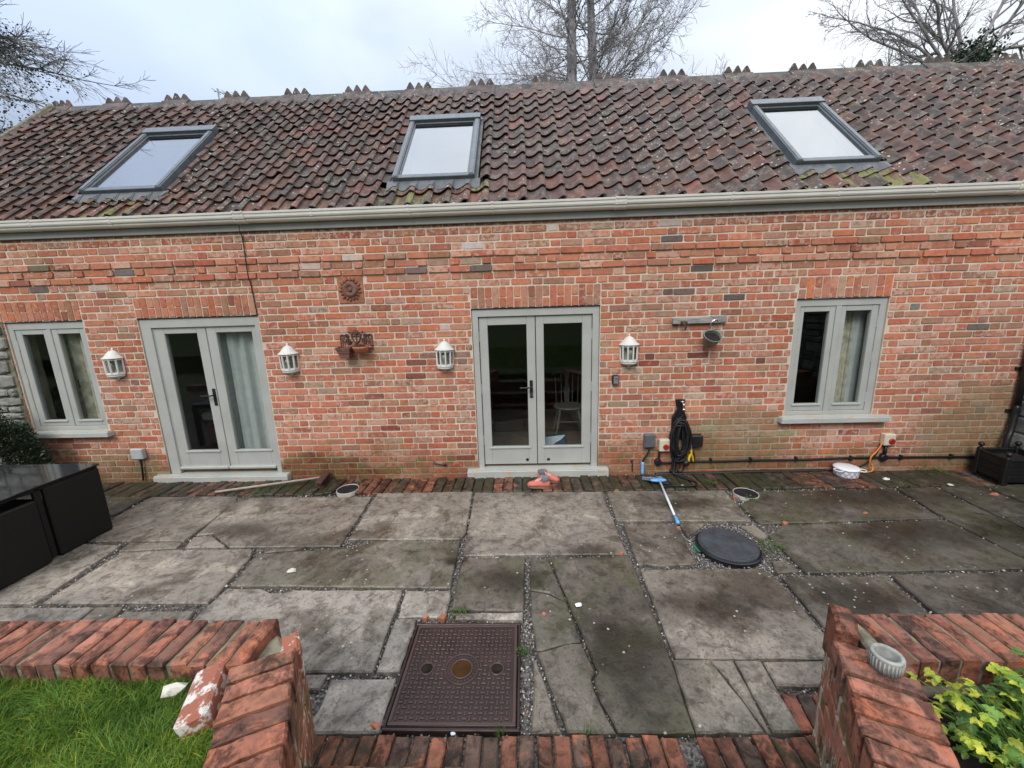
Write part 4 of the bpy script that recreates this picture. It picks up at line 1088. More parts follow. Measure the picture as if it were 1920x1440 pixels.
g = G(); g.lathe((cx, cy, zt), [(.092, -.004), (.092, .001), (.088, .002), (.084, 0.0), (.084, -.002)], 36); g.lathe((cx, cy, zt), [(.060, -.002), (.060, .002), (.052, .002), (.050, -.006)], 36)
for dx in (-.190, .190): g.lathe((cx + dx, cy, zt), [(.040, -.004), (.038, .002), (.032, .002), (.030, -.012)], 22)
g.build('ring', MAT['iron'], mh, True)
# raised lettering round the centre ring is worn past reading: short bars where the characters stand
g = G()
for q in range(26):
    a = 2 * PI * q / 26
    if abs(math.sin(a)) < .35: continue
    g.xf = Matrix.Translation((cx + .072 * math.cos(a), cy + .072 * math.sin(a), zt)) @ Matrix.Rotation(a, 4, 'Z')
    g.box((-.006, -.0035, -.003), (.006, .0035, .0012), .001)
g.xf = None; tag(g.build('worn_lettering', MAT['iron'], mh), kind='stuff')
for dx, r_, nm in ((0, .051, 'water'), (-.190, .031, 'key_hole'), (.190, .031, 'key_hole')):
    g = G(); g.lathe((cx + dx, cy, zt), [(.0005, -.0025), (r_, -.0025)], 28); g.build(nm, MAT['water'] if nm == 'water' else MAT['darkhole'], mh)

rc = thing('inspection_cover', 'round black ribbed inspection cover set in grey gravel beside the right slabs', 'drain cover', (1.575, -1.395, 0))
c = (1.575, -1.395, 0)
g = G(); g.lathe(c, [(.001, .030), (.195, .030), (.212, .027), (.216, .018), (.216, -.05)], 48); lid = g.build('lid', MAT['coverplastic'], rc)
g = G()
for k in range(48):
    a = 2 * PI * k / 48; g.xf = Matrix.Translation(c) @ Matrix.Rotation(a, 4, 'Z'); g.box((.045 if k % 2 else .10, -.0035, .028), (.196, .0035, .0325), .001)
g.xf = None
for r_ in (.20, .10, .045): g.lathe(c, [(r_ - .004, .029), (r_ - .003, .033), (r_ + .003, .033), (r_ + .004, .029)], 48)
g.build('rib', MAT['coverplastic'], lid)
g = G(); g.lathe(c, [(.218, -.05), (.218, .006), (.226, .010), (.234, .006), (.236, -.05)], 48); g.build('collar', MAT['black'], rc)
g = G(); g.lathe((1.545, -1.385, 0), [(.205, -.03), (.205, -.008), (.225, -.008), (.225, -.03)], 10, 3.0, 3.45); g.build('base_rim', MAT['greenplastic'], rc)

MAT['drainmesh'] = simple('dark_mesh', (.022, .020, .022), .95, var=.3, bump=.5, bscale=300, spec=.1)
MAT['palerim'] = simple('off_white_rim', (.50, .47, .42), .5, var=.15, bump=0)
def round_drain(c, label):
    t = thing('round_drain', label, 'drain', c)
    g = G(); g.lathe(c, [(.1095, -.04), (.1095, .003), (.111, .005), (.115, .005), (.116, .001), (.116, -.04)], 36); g.build('rim', MAT['palerim'], t, False)
    g = G(); g.lathe(c, [(.001, -.001), (.1095, .0005)], 24); g.build('grille', MAT['drainmesh'], t)
    return t
round_drain((-1.952, -.350, .018), 'white rimmed round drain on the brick strip left of the middle door')
round_drain((2.200, -.528, 0), 'white rimmed round drain with weeds in gravel right of the blue broom')

# ================================================================== LOW BRICK WALLS ROUND THE LAWN AND BED
CT_ = .61
def cop_tint(r, pale=False):
    c = r.choice(((.33, .125, .075), (.36, .15, .09), (.27, .105, .07), (.42, .17, .11), (.22, .10, .07)))
    v = r.uniform(.8, 1.12); return (c[0] * v, c[1] * v, c[2] * v, r.uniform(0, .22))
def coping(g, p, d, w, L, z0, z1, r):
    """one brick on edge: p = near corner, d = unit direction of the wall, brick runs along n = left-hand normal"""
    n = (-d[1], d[0]); e = r.uniform(-.006, .006)
    q = [(p[0] + n[0] * e, p[1] + n[1] * e), (p[0] + d[0] * w + n[0] * e, p[1] + d[1] * w + n[1] * e), (p[0] + d[0] * w + n[0] * (L + e), p[1] + d[1] * w + n[1] * (L + e)), (p[0] + n[0] * (L + e), p[1] + n[1] * (L + e))]
    g.prism(q, z0, z1 + r.uniform(-.006, .005), .007, .0035, r, (r.uniform(-.05, .05), r.uniform(-.03, .03)), .035)
def low_wall(side):
    """straight wall along x plus the short wing that runs back towards the lawn"""
    lab = 'low red brick wall with wing holding back the lawn on the left' if side < 0 else 'low red brick wall with wing beside the planting bed on the right'
    t = thing('low_brick_wall', lab, 'garden wall', (-1.2, -2.88, 0) if side < 0 else (1.3, -2.88, 0))
    body = G(); fill = G()
    if side < 0: body.box((-6.5, -2.955, -.05), (-1.16, -2.79, .495))
    else: body.box((1.36, -2.94, -.05), (5.3, -2.775, .495))
    xs_ = (-6.5, -1.095) if side < 0 else (1.345, 5.2)
    x = xs_[1] if side < 0 else xs_[0]
    while (x > xs_[0] if side < 0 else x < xs_[1]):
        w = rs.uniform(.060, .066); g = G(); g.col = cop_tint(rs)
        if side < 0: coping(g, (x - w, -2.985), (1, 0), w, .218, .50, CT_, rs); x -= w + rs.uniform(.010, .015)
        else: coping(g, (x, -2.965), (1, 0), w, .218, .50, CT_, rs); x += w + rs.uniform(.010, .015)
        g.build('brick', MAT['paver'], t)
    # brick courses on the patio side of the straight part
    for ci in range(6):
        z = .012 + ci * .0795
        x = xs_[0] + (ci % 2) * .11
        while x < xs_[1] - .05:
            w = min(.215 if (int((x * 97) % 2)) else .103, xs_[1] - x)
            if -3.2 < x < 3.2:
                g = G(); g.col = cop_tint(rs); yb_ = -2.79 if side < 0 else -2.775
                g.box((x, yb_ - .004, z), (x + w - .010, yb_ + .010, z + .068), .005); g.build('brick', MAT['paver'], t)
            x += w
    # wing
    if side < 0: A = np.array((-.988, -2.805)); d = np.array((.436, -.900)); n = np.array((-.900, -.436))     # n points to the lawn
    else: A = np.array((1.222, -2.795)); d = np.array((-.450, -.893)); n = np.array((.893, -.450))
    M = lambda s_, o: tuple(A + d * s_ + n * o)
    body.prism([M(.0, .01), M(1.0, .01), M(1.0, .19), M(.0, .19)], -.05, .498)
    for ci in range(6):                                       # visible inner face of the wing
        z = .012 + ci * .0795; s_ = 0.0 if ci % 2 else -.0
        first = .103 if ci % 2 else .215
        while s_ < .95:
            w = first if s_ == 0 else rs.choice((.215, .103)); g = G(); c = cop_tint(rs); g.col = c[:3] + (rs.uniform(.1, .6),)
            q = [M(s_ + .004, -.002 + rs.uniform(-.004, .003)), M(s_ + w - .006, -.002), M(s_ + w - .006, .03), M(s_ + .004, .03)]
            g.prism(q, z, z + .068, .005, .002, rs, (0, 0), .06); g.build('brick', MAT['limebrick'], t); s_ += w
        if side < 0 or ci < 6:                                # end face towards the house
            for o0, o1 in (((.0, .10), (.11, .21)) if ci % 2 else ((.0, .21),)):
                g = G(); c = cop_tint(rs); g.col = c[:3] + (.4,); g.prism([M(-.012, o0), M(.02, o0), M(.02, o1), M(-.012, o1)], z, z + .068, .004, .002, rs, (0, 0), .06); g.build('brick', MAT['limebrick'], t)
    s_ = .115 if side < 0 else .095
    while s_ < 1.0:                                           # coping of the wing
        w = rs.uniform(.061, .067); g = G(); g.col = cop_tint(rs); e = rs.uniform(-.006, .006)
        q = [M(s_, -.006 + e), M(s_ + w, -.006 + e), M(s_ + w, .210 + e), M(s_, .210 + e)]
        g.prism(q, .495, CT_ + rs.uniform(-.006, .006), .008, .0035, rs, (rs.uniform(-.04, .04), rs.uniform(-.04, .04)), .03); g.build('brick', MAT['paver'], t); s_ += w + rs.uniform(.010, .016)
    if side < 0:
        g = G(); g.col = (.50, .43, .37, .1); g.prism([M(-.015, .0), M(.085, -.008), M(.085, .075), M(-.01, .07)], .42, .575, .014, .005, rs, (.1, .2), .03)
        tag(g.build('brick', MAT['lichenbrick'], t), 'white splashed brick standing on end at the corner')
        g = G(); g.col = (.2, .19, .17, .4); g.prism([(-1.175, -2.99), (-1.02, -2.93), (-.99, -2.86), (-1.08, -2.80), (-1.12, -2.84)], .45, .555, .015, .008, rs, (.1, .1), .03); g.build('mortar_fill', MAT['mossmortar'], t)
    else:
        g = G(); g.col = (.26, .095, .055, .15)
        g.prism([M(-.03, -.002), M(.075, .0), M(.075, .068), M(.02, .074), M(-.03, .06)], .46, .672, .014, .004, rs, (.1, .25), .03)
        tag(g.build('brick', MAT['paver'], t), 'brick standing on end above the coping at the corner')
        g = G(); g.col = (.2, .19, .17, .4); g.prism([(1.262, -2.96), (1.345, -2.96), (1.345, -2.752), (1.315, -2.752)], .45, .600, .01, .004, rs, (0, 0), .03); g.build('mortar_fill', MAT['mossmortar'], t)
    if side < 0: fill.box((-6.5, -2.978, .49), (-1.10, -2.774, .597))
    else: fill.box((1.345, -2.958, .49), (5.2, -2.755, .597))
    fill.prism([M(.1, .004), M(1.0, .004), M(1.0, .20), M(.1, .20)], .49, .588)
    fill.build('joint_mortar', MAT['mossmortar'], t)
    body.build('mortar_core', MAT['mortar'], t)
    return t
def m_lichenbrick():
    k = N('lime_splashed_brick'); c, a = k.attr()
    col = k.mix(k.mr(k.noise(18, 6, .7), .49, .58), (.33, .12, .075), (.66, .62, .57))
    col = k.mix(k.mr(k.noise(26, 6, .7), .62, .68, 0, .8), col, (.06, .045, .04))
    k.bump(k.noise(40, 6, .75), .8, .007); return k.set(col, .8, spec=.3)
MAT['lichenbrick'] = m_lichenbrick()
def m_limebrick():
    k = N('lime_streaked_brick'); c, a = k.attr()
    col = k.mix(1.0, c, k.mix(k.mr(k.noise(16, 6, .65), .25, .75, .6, 1.3), (0, 0, 0), (1, 1, 1)), 'MULTIPLY')
    col = k.mix(k.mr(k.noise(9, 6, .7), .46, .6, 0, .8), col, k.mix(k.noise(30), (.06, .06, .02), (.17, .16, .06)))
    col = k.mix(k.mr(k.noise(7, 6, .7, vec=k.scalev((2.5, 2.5, .6), (4, 0, 0))), .53, .61, 0, .8), col, (.46, .44, .34))
    k.bump(k.noise(50, 6, .75), .8, .007); return k.set(col, .85, spec=.25)
MAT['limebrick'] = m_limebrick()
low_wall(-1); low_wall(1)

# loose brick splashed with white, leaning on the left wing from the lawn
g = G(); g.col = (.5, .4, .35, .1)
g.xf = Matrix.Translation((-1.172, -3.075, .550)) @ Matrix.Rotation(math.radians(24), 4, 'Z') @ Matrix.Rotation(math.radians(-12), 4, 'Y')
g.box((-.050, -.112, -.05), (.050, .112, .055), .012); g.xf = None
tag(g.build('loose_brick', MAT['lichenbrick']), 'loose brick splashed with white lime lying against the left wing wall', 'brick')
g = G(); g.rock((-1.330, -3.03, .545), .038, rs, (1.2, .8, .8)); tag(g.build('stone_lump', MAT['lichen']), 'cream stone lump lying in the grass beside the loose white splashed brick', 'stone')

# pot ring on the right wing
pr_ = thing('fluted_pot', 'small round fluted concrete pot standing empty on the right wing wall', 'plant pot', (1.262, -3.005, CT_))
g = G(); n = 28
prof = [(.040, .0), (.043, .002), (.0445, .048), (.047, .054), (.045, .060), (.035, .060), (.033, .053), (.031, .010), (.001, .008)]
g.lathe((1.255, -2.998, CT_ + .004), prof, 30); bodyp = g.build('bowl', MAT['concrete'], pr_, True)
g = G()
for k in range(26):
    a = 2 * PI * k / 26; g.tube([(1.255 + .0430 * math.cos(a), -2.998 + .0430 * math.sin(a), CT_ + .006), (1.255 + .0450 * math.cos(a), -2.998 + .0450 * math.sin(a), CT_ + .053)], .0032, 5)
g.build('fluting', MAT['concrete'], bodyp, True)

# ================================================================== LAWN AND BED
g = G(); g.prism([(-6.6, -2.992), (-1.16, -2.992), (-.80, -3.75), (1.0, -3.80), (1.0, -4.02), (5.6, -4.02), (5.6, -9), (14, -9), (30, -40), (-30, -40), (-14, -9), (-6.6, -9)], -.05, .522, .03)
tag(g.build('lawn', MAT['lawn']), kind='structure')
g = G()                                                       # slope rising behind the viewer
ys = [-9, -12, -17, -26, -40]; zs_ = [.523, .9, 2.0, 3.4, 4.2]
for i in range(4): g.quad((-60, ys[i + 1], zs_[i + 1]), (60, ys[i + 1], zs_[i + 1]), (60, ys[i], zs_[i]), (-60, ys[i], zs_[i]))
tag(g.build('grass_bank', MAT['lawn']), kind='structure')
def blades(n, xr, yr, z, hr, wr, seed, mask=None, lean=.5):
    q = np.random.default_rng(seed)
    B = np.stack([q.uniform(*xr, n), q.uniform(*yr, n)], 1)
    if mask is not None: B = B[mask(B)]
    n = len(B)
    clump = np.sin(B[:, 0] * 23 + 3 * np.sin(B[:, 1] * 31)) * .5 + np.sin(B[:, 1] * 27 + 2 * np.sin(B[:, 0] * 17)) * .5
    h = q.uniform(*hr, n) * (1 + .30 * clump); w = q.uniform(*wr, n)
    a = q.uniform(0, 2 * PI, n); la = 1.9 * np.sin(B[:, 0] * 9 + 1.3) + 1.7 * np.sin(B[:, 1] * 11) + q.normal(0, 1.5, n)
    ln = np.abs(q.normal(0, lean, n)) * h + .25 * h
    dx, dy = np.cos(a) * w, np.sin(a) * w; lx, ly = np.cos(la) * ln, np.sin(la) * ln
    p = lambda s, t: np.stack([B[:, 0] + s * dx * (1 - t) ** .7 + lx * t ** 1.8, B[:, 1] + s * dy * (1 - t) ** .7 + ly * t ** 1.8, z + h * t * (1 - .25 * t * (ln / h))], 1)
    V = np.stack([p(-1, 0), p(1, 0), p(1, .5), p(-1, .5), p(.25, 1), p(-.25, 1)], 1)
    F = np.array([(0, 1, 2, 3), (3, 2, 4, 5)])[None] + 6 * np.arange(n)[:, None, None]
    tone = q.uniform(.65, 1.25, (n, 1)) * (1 + .15 * clump[:, None]); yel = q.random((n, 1)) < .10
    c = np.concatenate([tone * np.where(yel, 2.6, 1), tone * np.where(yel, 1.5, 1), tone, np.zeros((n, 1))], 1)
    return V.reshape(-1, 3), F.reshape(-1, 4), np.repeat(c, 2, 0)
wing = lambda B: ~((B[:, 0] > -1.12 + (-2.98 - B[:, 1]) * .436 / .9 - .0))
V, F, C = blades(85000, (-2.6, -.85), (-3.75, -2.985), .519, (.022, .058), (.0009, .0019), 3, wing, .7)
tag(np_mesh('grass', V, F, MAT['grass'], None, C), kind='stuff')
V, F, C = blades(26000, (-6.5, -2.6), (-4.6, -2.985), .519, (.05, .10), (.002, .004), 4)
tag(np_mesh('grass', V, F, MAT['grass'], None, C), kind='stuff')
V, F, C = blades(26000, (-4.0, 3.0), (-9.0, -4.4), .519, (.05, .10), (.003, .006), 8)
tag(np_mesh('grass', V, F, MAT['grass'], None, C), kind='stuff')
g = G(); g.prism([(1.20, -3.06), (1.36, -2.968), (5.2, -2.968), (5.2, -4.0), (.95, -4.0), (1.08, -3.6)], .40, .475, .02, .01, rs, (0, 0), .1)
tag(g.build('soil_bed', MAT['soil']), kind='structure')
# ================================================================== WALL LANTERNS
def lantern_proto():
    t = thing('wall_lantern', '', 'wall lantern', (0, 0, 0), 'white half lanterns on the front wall')
    A0, A1, NS = PI, 2 * PI, 5
    g = G(); g.box((-.055, -.004, -.20), (.055, .010, .05), .004); g.build('back_plate', MAT['white'], t)
    g = G(); g.lathe((0, -.004, 0), [(.104, -.005), (.110, .0), (.106, .006), (.088, .018), (.070, .040), (.055, .060), (.036, .078), (.016, .087), (.010, .092), (.012, .100), (.009, .108), (.004, .114), (.0006, .116)], 10, A0, A1); g.quad((-.104, -.004, -.004), (.104, -.004, -.004), (.10, -.004, .004), (-.10, -.004, .004))
    g.lathe((0, -.004, 0), [(.001, -.004), (.104, -.005)], 10, A0, A1); g.build('cap', MAT['white'], t)
    g = G(); R0, R1 = .092, .088
    for k in range(NS + 1):
        a = A0 + (A1 - A0) * k / NS
        g.tube([(R0 * math.cos(a), -.004 + R0 * math.sin(a), -.004), (R1 * math.cos(a), -.004 + R1 * math.sin(a), -.165)], .0095, 5)
    g.lathe((0, -.004, 0), [(.086, -.012), (.096, -.010), (.096, -.022), (.086, -.024)], NS, A0, A1); g.lathe((0, -.004, 0), [(.082, -.156), (.094, -.156), (.096, -.172), (.088, -.178)], NS, A0, A1)
    g.build('cage', MAT['white'], t)
    g = G(); g.lathe((0, -.004, 0), [(.001, -.166), (.092, -.168), (.094, -.180), (.088, -.190), (.088, -.200), (.062, -.216), (.030, -.226), (.012, -.228), (.012, -.233), (.017, -.240), (.012, -.247), (.001, -.249)], 10, A0, A1); g.build('base', MAT['white'], t)
    for k in range(NS):
        a, b = A0 + (A1 - A0) * k / NS, A0 + (A1 - A0) * (k + 1) / NS; g = G()
        p = [(r * math.cos(q), -.004 + r * math.sin(q), z) for r, q, z in ((R0 - .004, a, -.012), (R0 - .004, b, -.012), (R1 - .004, b, -.168), (R1 - .004, a, -.168))]
        q = [(x * .97, -.004 + (y + .004) * .97, z) for x, y, z in p]
        ip = [g.V(v) for v in p]; iq = [g.V(v) for v in q]; g.F(*ip); g.F(*iq[::-1])
        for i in range(4): g.F(ip[i], iq[i], iq[(i + 1) % 4], ip[(i + 1) % 4])
        g.build('pane', MAT['lampglass'], t)
    g = G(); g.lathe((.0, -.045, 0), [(.012, -.165), (.014, -.135), (.030, -.105), (.034, -.085), (.028, -.062), (.012, -.05), (.0006, -.047)], 12); g.build('bulb', MAT['bulb'], t, True)
    return t
lp = lantern_proto()
LL = [(-4.602, 'white wall lantern between the small left window and the bedroom door'), (-2.602, 'white wall lantern right of the bedroom door with the curtain'), (-.866, 'white wall lantern just left of the middle door'), (1.128, 'white wall lantern right of the middle door above the key safe')]
for i, (x, lab) in enumerate(LL):
    o = lp if i == 0 else copy_tree(lp)
    o.location = (x, -.008, 1.478); o['label'] = lab; o.rotation_euler = (rs.uniform(-.01, .02), rs.uniform(-.025, .025), rs.uniform(-.05, .05))

# ================================================================== THINGS ON THE WALL
MAT['plaquerelief'] = simple('weathered_terracotta', (.20, .085, .05), .85, var=.35, scale=30, bump=.4, bscale=120)
pl = thing('terracotta_plaque', 'square terracotta plaque with raised sunflower rosette set high in the brickwork', 'wall plaque', (-1.833, 0, 1.995))
g = G(); g.box((-1.970, -.012, 1.997), (-1.696, .01, 2.283), .006); tilep = g.build('tile', MAT['terracotta'], pl)
g = G(); c = (-1.833, -.012, 2.142)
def disc(g, c, prof, n, wob=0, m=0):
    rings = []
    for r, h in prof:
        rings.append([g.V((c[0] + r * (1 + wob * math.cos(m * 2 * PI * k / n)) * math.cos(2 * PI * k / n), c[1] - h, c[2] + r * (1 + wob * math.cos(m * 2 * PI * k / n)) * math.sin(2 * PI * k / n))) for k in range(n)])
    for i in range(len(rings) - 1):
        for k in range(n): g.F(rings[i][k], rings[i][(k + 1) % n], rings[i + 1][(k + 1) % n], rings[i + 1][k])
    g.F(*rings[-1])
for k in range(18):
    a = 2 * PI * k / 18 + .1; R_ = .094 + .008 * (k % 2)
    for dr, s_ in ((0, .017), (.016, .010)): g.sphere((c[0] + (R_ + dr) * math.cos(a), -.013, c[2] + (R_ + dr) * 1.04 * math.sin(a)), s_, 8, 5, (1.0, .85, 1.0))
disc(g, c, [(.092, -.002), (.090, .007), (.078, .008)], 40)
g.build('petals', MAT['plaquerelief'], tilep, True)
g = G(); disc(g, c, [(.078, .004), (.076, .016), (.062, .024), (.045, .022), (.030, .014)], 32); disc(g, c, [(.024, .012), (.022, .026), (.012, .032), (.003, .033)], 20); g.build('boss', MAT['darkterracotta'], tilep)

rk = thing('iron_wall_rack', 'rusty scrolled iron rack on the wall holding two terracotta pots', 'wall rack', (-1.83, 0, 1.5))
g = G(); x0, x1, zb, zt = -2.000, -1.655, 1.545, 1.665; y = -.014
def arc(cx, cz, r, a0, a1, n=10, rr=None): return [(cx + (r if rr is None else r + (rr - r) * i / n) * math.cos(a0 + (a1 - a0) * i / n), y, cz + (r if rr is None else r + (rr - r) * i / n) * math.sin(a0 + (a1 - a0) * i / n)) for i in range(n + 1)]
g.tube([(x0, y, 1.50), (x0, y, zt - .02), (x0 + .02, y, zt), (x0 + .05, y, zt - .005)], .0055, 6, smooth=3); g.tube([(x1, y, 1.50), (x1, y, zt - .02), (x1 - .02, y, zt), (x1 - .05, y, zt - .005)], .0055, 6, smooth=3)
g.tube([(x0 + .02, y, 1.51), (x0 + .02, y, zt - .04)], .004, 6); g.tube([(x1 - .02, y, 1.51), (x1 - .02, y, zt - .04)], .004, 6)
xm = (x0 + x1) / 2
for s in (-1, 1):
    g.tube(arc(xm + s * .088, 1.595, .036, 0, s * 3.6 * PI, 26, .006), .0068, 6); g.tube(arc(xm + s * .10, 1.650, .024, PI / 2 * (1 - s) , PI / 2 * (1 - s) + s * 2.9 * PI, 20, .005), .0065, 6)
    g.tube([(xm + s * .125, y, 1.555), (xm + s * .14, y, 1.60), (xm + s * .135, y, 1.645), (xm + s * .16, y, 1.662)], .0045, 6, smooth=3)
    g.tube([(xm, y, 1.565), (xm + s * .03, y, 1.60), (xm + s * .048, y, 1.64), (xm + s * .038, y, 1.685), (xm + s * .012, y, 1.70)], .0068, 6, smooth=3); g.tube([(xm + s * .05, y, 1.66), (xm + s * .07, y, 1.695), (xm + s * .088, y, 1.69)], .005, 6, smooth=3)
    g.tube([(xm, y, 1.655), (xm + s * .03, y, 1.648), (xm + s * .055, y, 1.652)], .005, 6)
g.tube([(xm, y, 1.51), (xm, y, 1.69)], .0055, 6); g.tube([(x0, y, 1.51), (x1, y, 1.51)], .006, 6)
g.build('scroll_back', MAT['rust'], rk)
g = G(); disc(g, (xm, y, 1.690), [(.030, -.004), (.030, .004), (.02, .009), (.004, .010)], 16, .06, 8); g.build('rosette', MAT['rust'], rk)
for cx, cz in ((-1.925, 1.528), (-1.752, 1.535)):
    g = G(); g.lathe((cx, -.085, cz), [(.068, -.004), (.072, -.004), (.072, .004), (.068, .004), (.068, -.004)], 22); g.tube([(cx - .03, -.02, cz), (cx - .03, -.004, cz)], .004, 5); g.tube([(cx + .03, -.02, cz), (cx + .03, -.004, cz)], .004, 5); g.build('ring', MAT['rust'], rk)
tp = thing('terracotta_pot', 'square dark terracotta flower pot hanging in the iron rack on its left side', 'flower pot', (-1.925, -.085, 1.42))
g = G()
def sqlathe(g, c, prof, rot=PI / 4):
    rings = [[g.V((c[0] + r * 1.414 * math.cos(rot + k * PI / 2), c[1] + r * 1.414 * math.sin(rot + k * PI / 2), c[2] + z)) for k in range(4)] for r, z in prof]
    for i in range(len(rings) - 1):
        for k in range(4): g.F(rings[i][k], rings[i][(k + 1) % 4], rings[i + 1][(k + 1) % 4], rings[i + 1][k])
    g.F(*rings[0][::-1]); g.F(*rings[-1])
sqlathe(g, (-1.925, -.085, 1.418), [(.046, 0), (.063, .082), (.069, .084), (.069, .096), (.075, .100), (.077, .122), (.070, .122), (.062, .06), (.04, .02)])
g.build('pot', MAT['darkterracotta'], tp)
tb = thing('terracotta_bowl', 'shallow round terracotta bowl of dry stems in the iron rack', 'flower bowl', (-1.752, -.095, 1.47))
g = G(); g.lathe((-1.752, -.095, 1.462), [(.002, 0), (.040, .004), (.072, .032), (.082, .058), (.084, .060), (.086, .080), (.080, .082), (.078, .062), (.05, .045), (.002, .045)], 24); g.build('bowl', MAT['terracotta'], tb, True)
g = G(); r = random.Random(3)
for k in range(40):
    a = r.uniform(0, 6.28); q = r.uniform(.01, .06); p = Vector((-1.752 + q * math.cos(a), -.095 + q * math.sin(a), 1.515))
    g.tube([p, p + Vector((r.uniform(-.04, .04), r.uniform(-.03, .03), r.uniform(.02, .05))), p + Vector((r.uniform(-.07, .07), r.uniform(-.05, .05), r.uniform(.015, .06)))], .0022, 4, smooth=2)
tag(g.build('dry_stems', MAT['brownwood'], tb), kind='stuff')

wr = thing('wooden_rail', 'weathered grey wooden rail with a rusty hook fixed to the bricks', 'rail', (1.85, 0, 1.71))
g = G(); g.xf = Matrix.Translation((1.848, -.028, 1.714)) @ Matrix.Rotation(-.006, 4, 'Y'); g.box((-.278, -.022, -.032), (.278, .030, .034), .006); g.xf = None; g.box((1.96, -.052, 1.742), (2.12, -.01, 1.756), .006); g.build('plank', MAT['oldwood'], wr)
g = G(); g.tube([(1.665, -.045, 1.705), (1.66, -.075, 1.700), (1.675, -.09, 1.675), (1.69, -.085, 1.645), (1.688, -.07, 1.625)], .009, 6, smooth=3); g.box((1.645, -.062, 1.690), (1.715, -.048, 1.712), .003); g.build('hook', MAT['rust'], wr)
hp = thing('hanging_pot', 'grey green metal pot of dark soil hanging from the wooden rail', 'hanging pot', (1.95, -.12, 1.5))
g = G(); c = (1.940, -.075, 1.468); n = 28
prof = [(.002, 0), (.058, 0), (.066, .012), (.086, .118), (.092, .122), (.092, .130), (.085, .130), (.080, .112), (.074, .09), (.002, .088)]
g.xf = Matrix.Translation(c) @ Matrix.Rotation(.72, 4, 'X'); g.lathe((0, 0, 0), prof[:8], n); pot = g.build('pot', MAT['zinc'], hp, True)
g = G(); g.xf = Matrix.Translation(c) @ Matrix.Rotation(.72, 4, 'X'); g.lathe((0, 0, 0), [(.078, .095), (.05, .104), (.002, .100)], 20); g.build('soil', MAT['soil'], pot)
g = G(); g.tube([(1.95, -.055, 1.62), (1.96, -.06, 1.69), (2.0, -.065, 1.72), (2.03, -.055, 1.70), (2.03, -.05, 1.63)], .0035, 5, smooth=4); g.build('wire', MAT['chrome'], hp)

ks = thing('key_safe', 'small black key safe with silver front on the bricks right of the middle door', 'key safe', (.988, 0, 1.04))
g = G(); g.box((.951, -.050, 1.045), (1.024, -.004, 1.152), .014); kb = g.build('housing', MAT['black'], ks)
g = G(); g.box((.963, -.058, 1.053), (1.014, -.046, 1.138), .008); g.build('front', simple('satin_silver', (.42, .43, .45), .35, .7, .06, bump=0), ks)
g = G(); g.box((.972, -.061, 1.118), (1.004, -.057, 1.128), .003); g.box((.982, -.0612, 1.108), (.995, -.057, 1.121), .003); g.build('catch', MAT['greyplastic'], ks)
g = G(); g.box((.968, -.0605, 1.059), (1.004, -.057, 1.064), .001); g.build('maker_strip', MAT['black'], ks)

def wall_box(name, label, cat, x0, x1, z0, z1, d, mat, bev=.008):
    t = thing(name, label, cat, ((x0 + x1) / 2, 0, z0)); g = G(); g.box((x0, -d, z0), (x1, -.004, z1), bev); g.build('housing', mat, t); return t
so = wall_box('outdoor_socket', 'grey covered outdoor socket on the bricks right of the middle door', 'socket', 1.318, 1.440, .315, .475, .055, MAT['greyplastic'])
g = G(); g.box((1.324, -.068, .330), (1.434, -.052, .470), .010); g.build('lid', MAT['greyplastic'], so)
g = G(); g.tube([(1.38, -.045, .318), (1.375, -.048, .28), (1.345, -.05, .22), (1.315, -.05, .17), (1.309, -.052, .10)], .010, 8, smooth=4); g.build('cable', MAT['rubber'], so)
def rotary(label, x0, x1, z0, z1, d=.07):
    t = wall_box('rotary_switch', label, 'switch', x0, x1, z0, z1, d, MAT['cream']); c = ((x0 + x1) / 2 + .012, -d, (z0 + z1) / 2 - .012)
    g = G(); g.xf = Matrix.Translation(c) @ Matrix.Rotation(PI / 2, 4, 'X'); g.lathe((0, 0, 0), [(.031, -.002), (.031, .012), (.027, .018), (.001, .019)], 20); g.box((-.007, -.028, .016), (.007, .028, .034), .003); g.xf = None; g.build('knob', MAT['red'], t); return t
rotary('cream rotary switch with red knob beside the coiled black hose', 1.484, 1.598, .275, .415)
rotary('cream rotary switch with dark red knob below the right window', 3.915, 4.032, .300, .430)
wall_box('black_box', 'black weatherproof box behind the coiled hose on its right side', 'electrical box', 1.820, 1.955, .322, .462, .085, MAT['black'], .012)
jb = wall_box('junction_box', 'pale grey junction box on the bricks left of the bedroom door', 'junction box', -4.628, -4.486, .285, .412, .06, MAT['palegrey'])
g = G(); g.tube([(-4.548, -.03, .29), (-4.552, -.03, .20), (-4.565, -.028, .10), (-4.575, -.03, .01)], .010, 8, smooth=3); g.build('cable', MAT['rubber'], jb)

# tap, hose and nozzle
tapt = thing('garden_tap', 'chrome garden tap on a black bracket above the coiled hose', 'tap', (1.71, 0, .80))
g = G(); g.prism([(-.055, .86), (-.045, .79), (-.028, .765), (-.085, .66), (-.085, .40), (.075, .40), (.075, .66), (.03, .765), (.04, .79), (.05, .86)], .004, .030, .006, 0, None, (0, 0), .2); g.v = [(1.706 + x, -zz, y) for x, y, zz in g.v]; g.f = [f[::-1] for f in g.f]; g.build('bracket', MAT['black'], tapt)
g = G(); g.tube([(1.714, -.02, .825), (1.714, -.075, .825), (1.717, -.088, .81), (1.717, -.09, .765)], .011, 10, smooth=3); g.tube([(1.690, -.06, .846), (1.742, -.06, .848)], .006, 6); g.tube([(1.715, -.06, .83), (1.715, -.06, .848)], .007, 6); g.tube([(1.717, -.09, .775), (1.717, -.09, .748)], .014, 10); g.build('spout', MAT['chrome'], tapt, True)
hs = thing('garden_hose', 'black garden hose coiled on the wall with its tail looping on the ground', 'hose', (1.71, 0, 0))
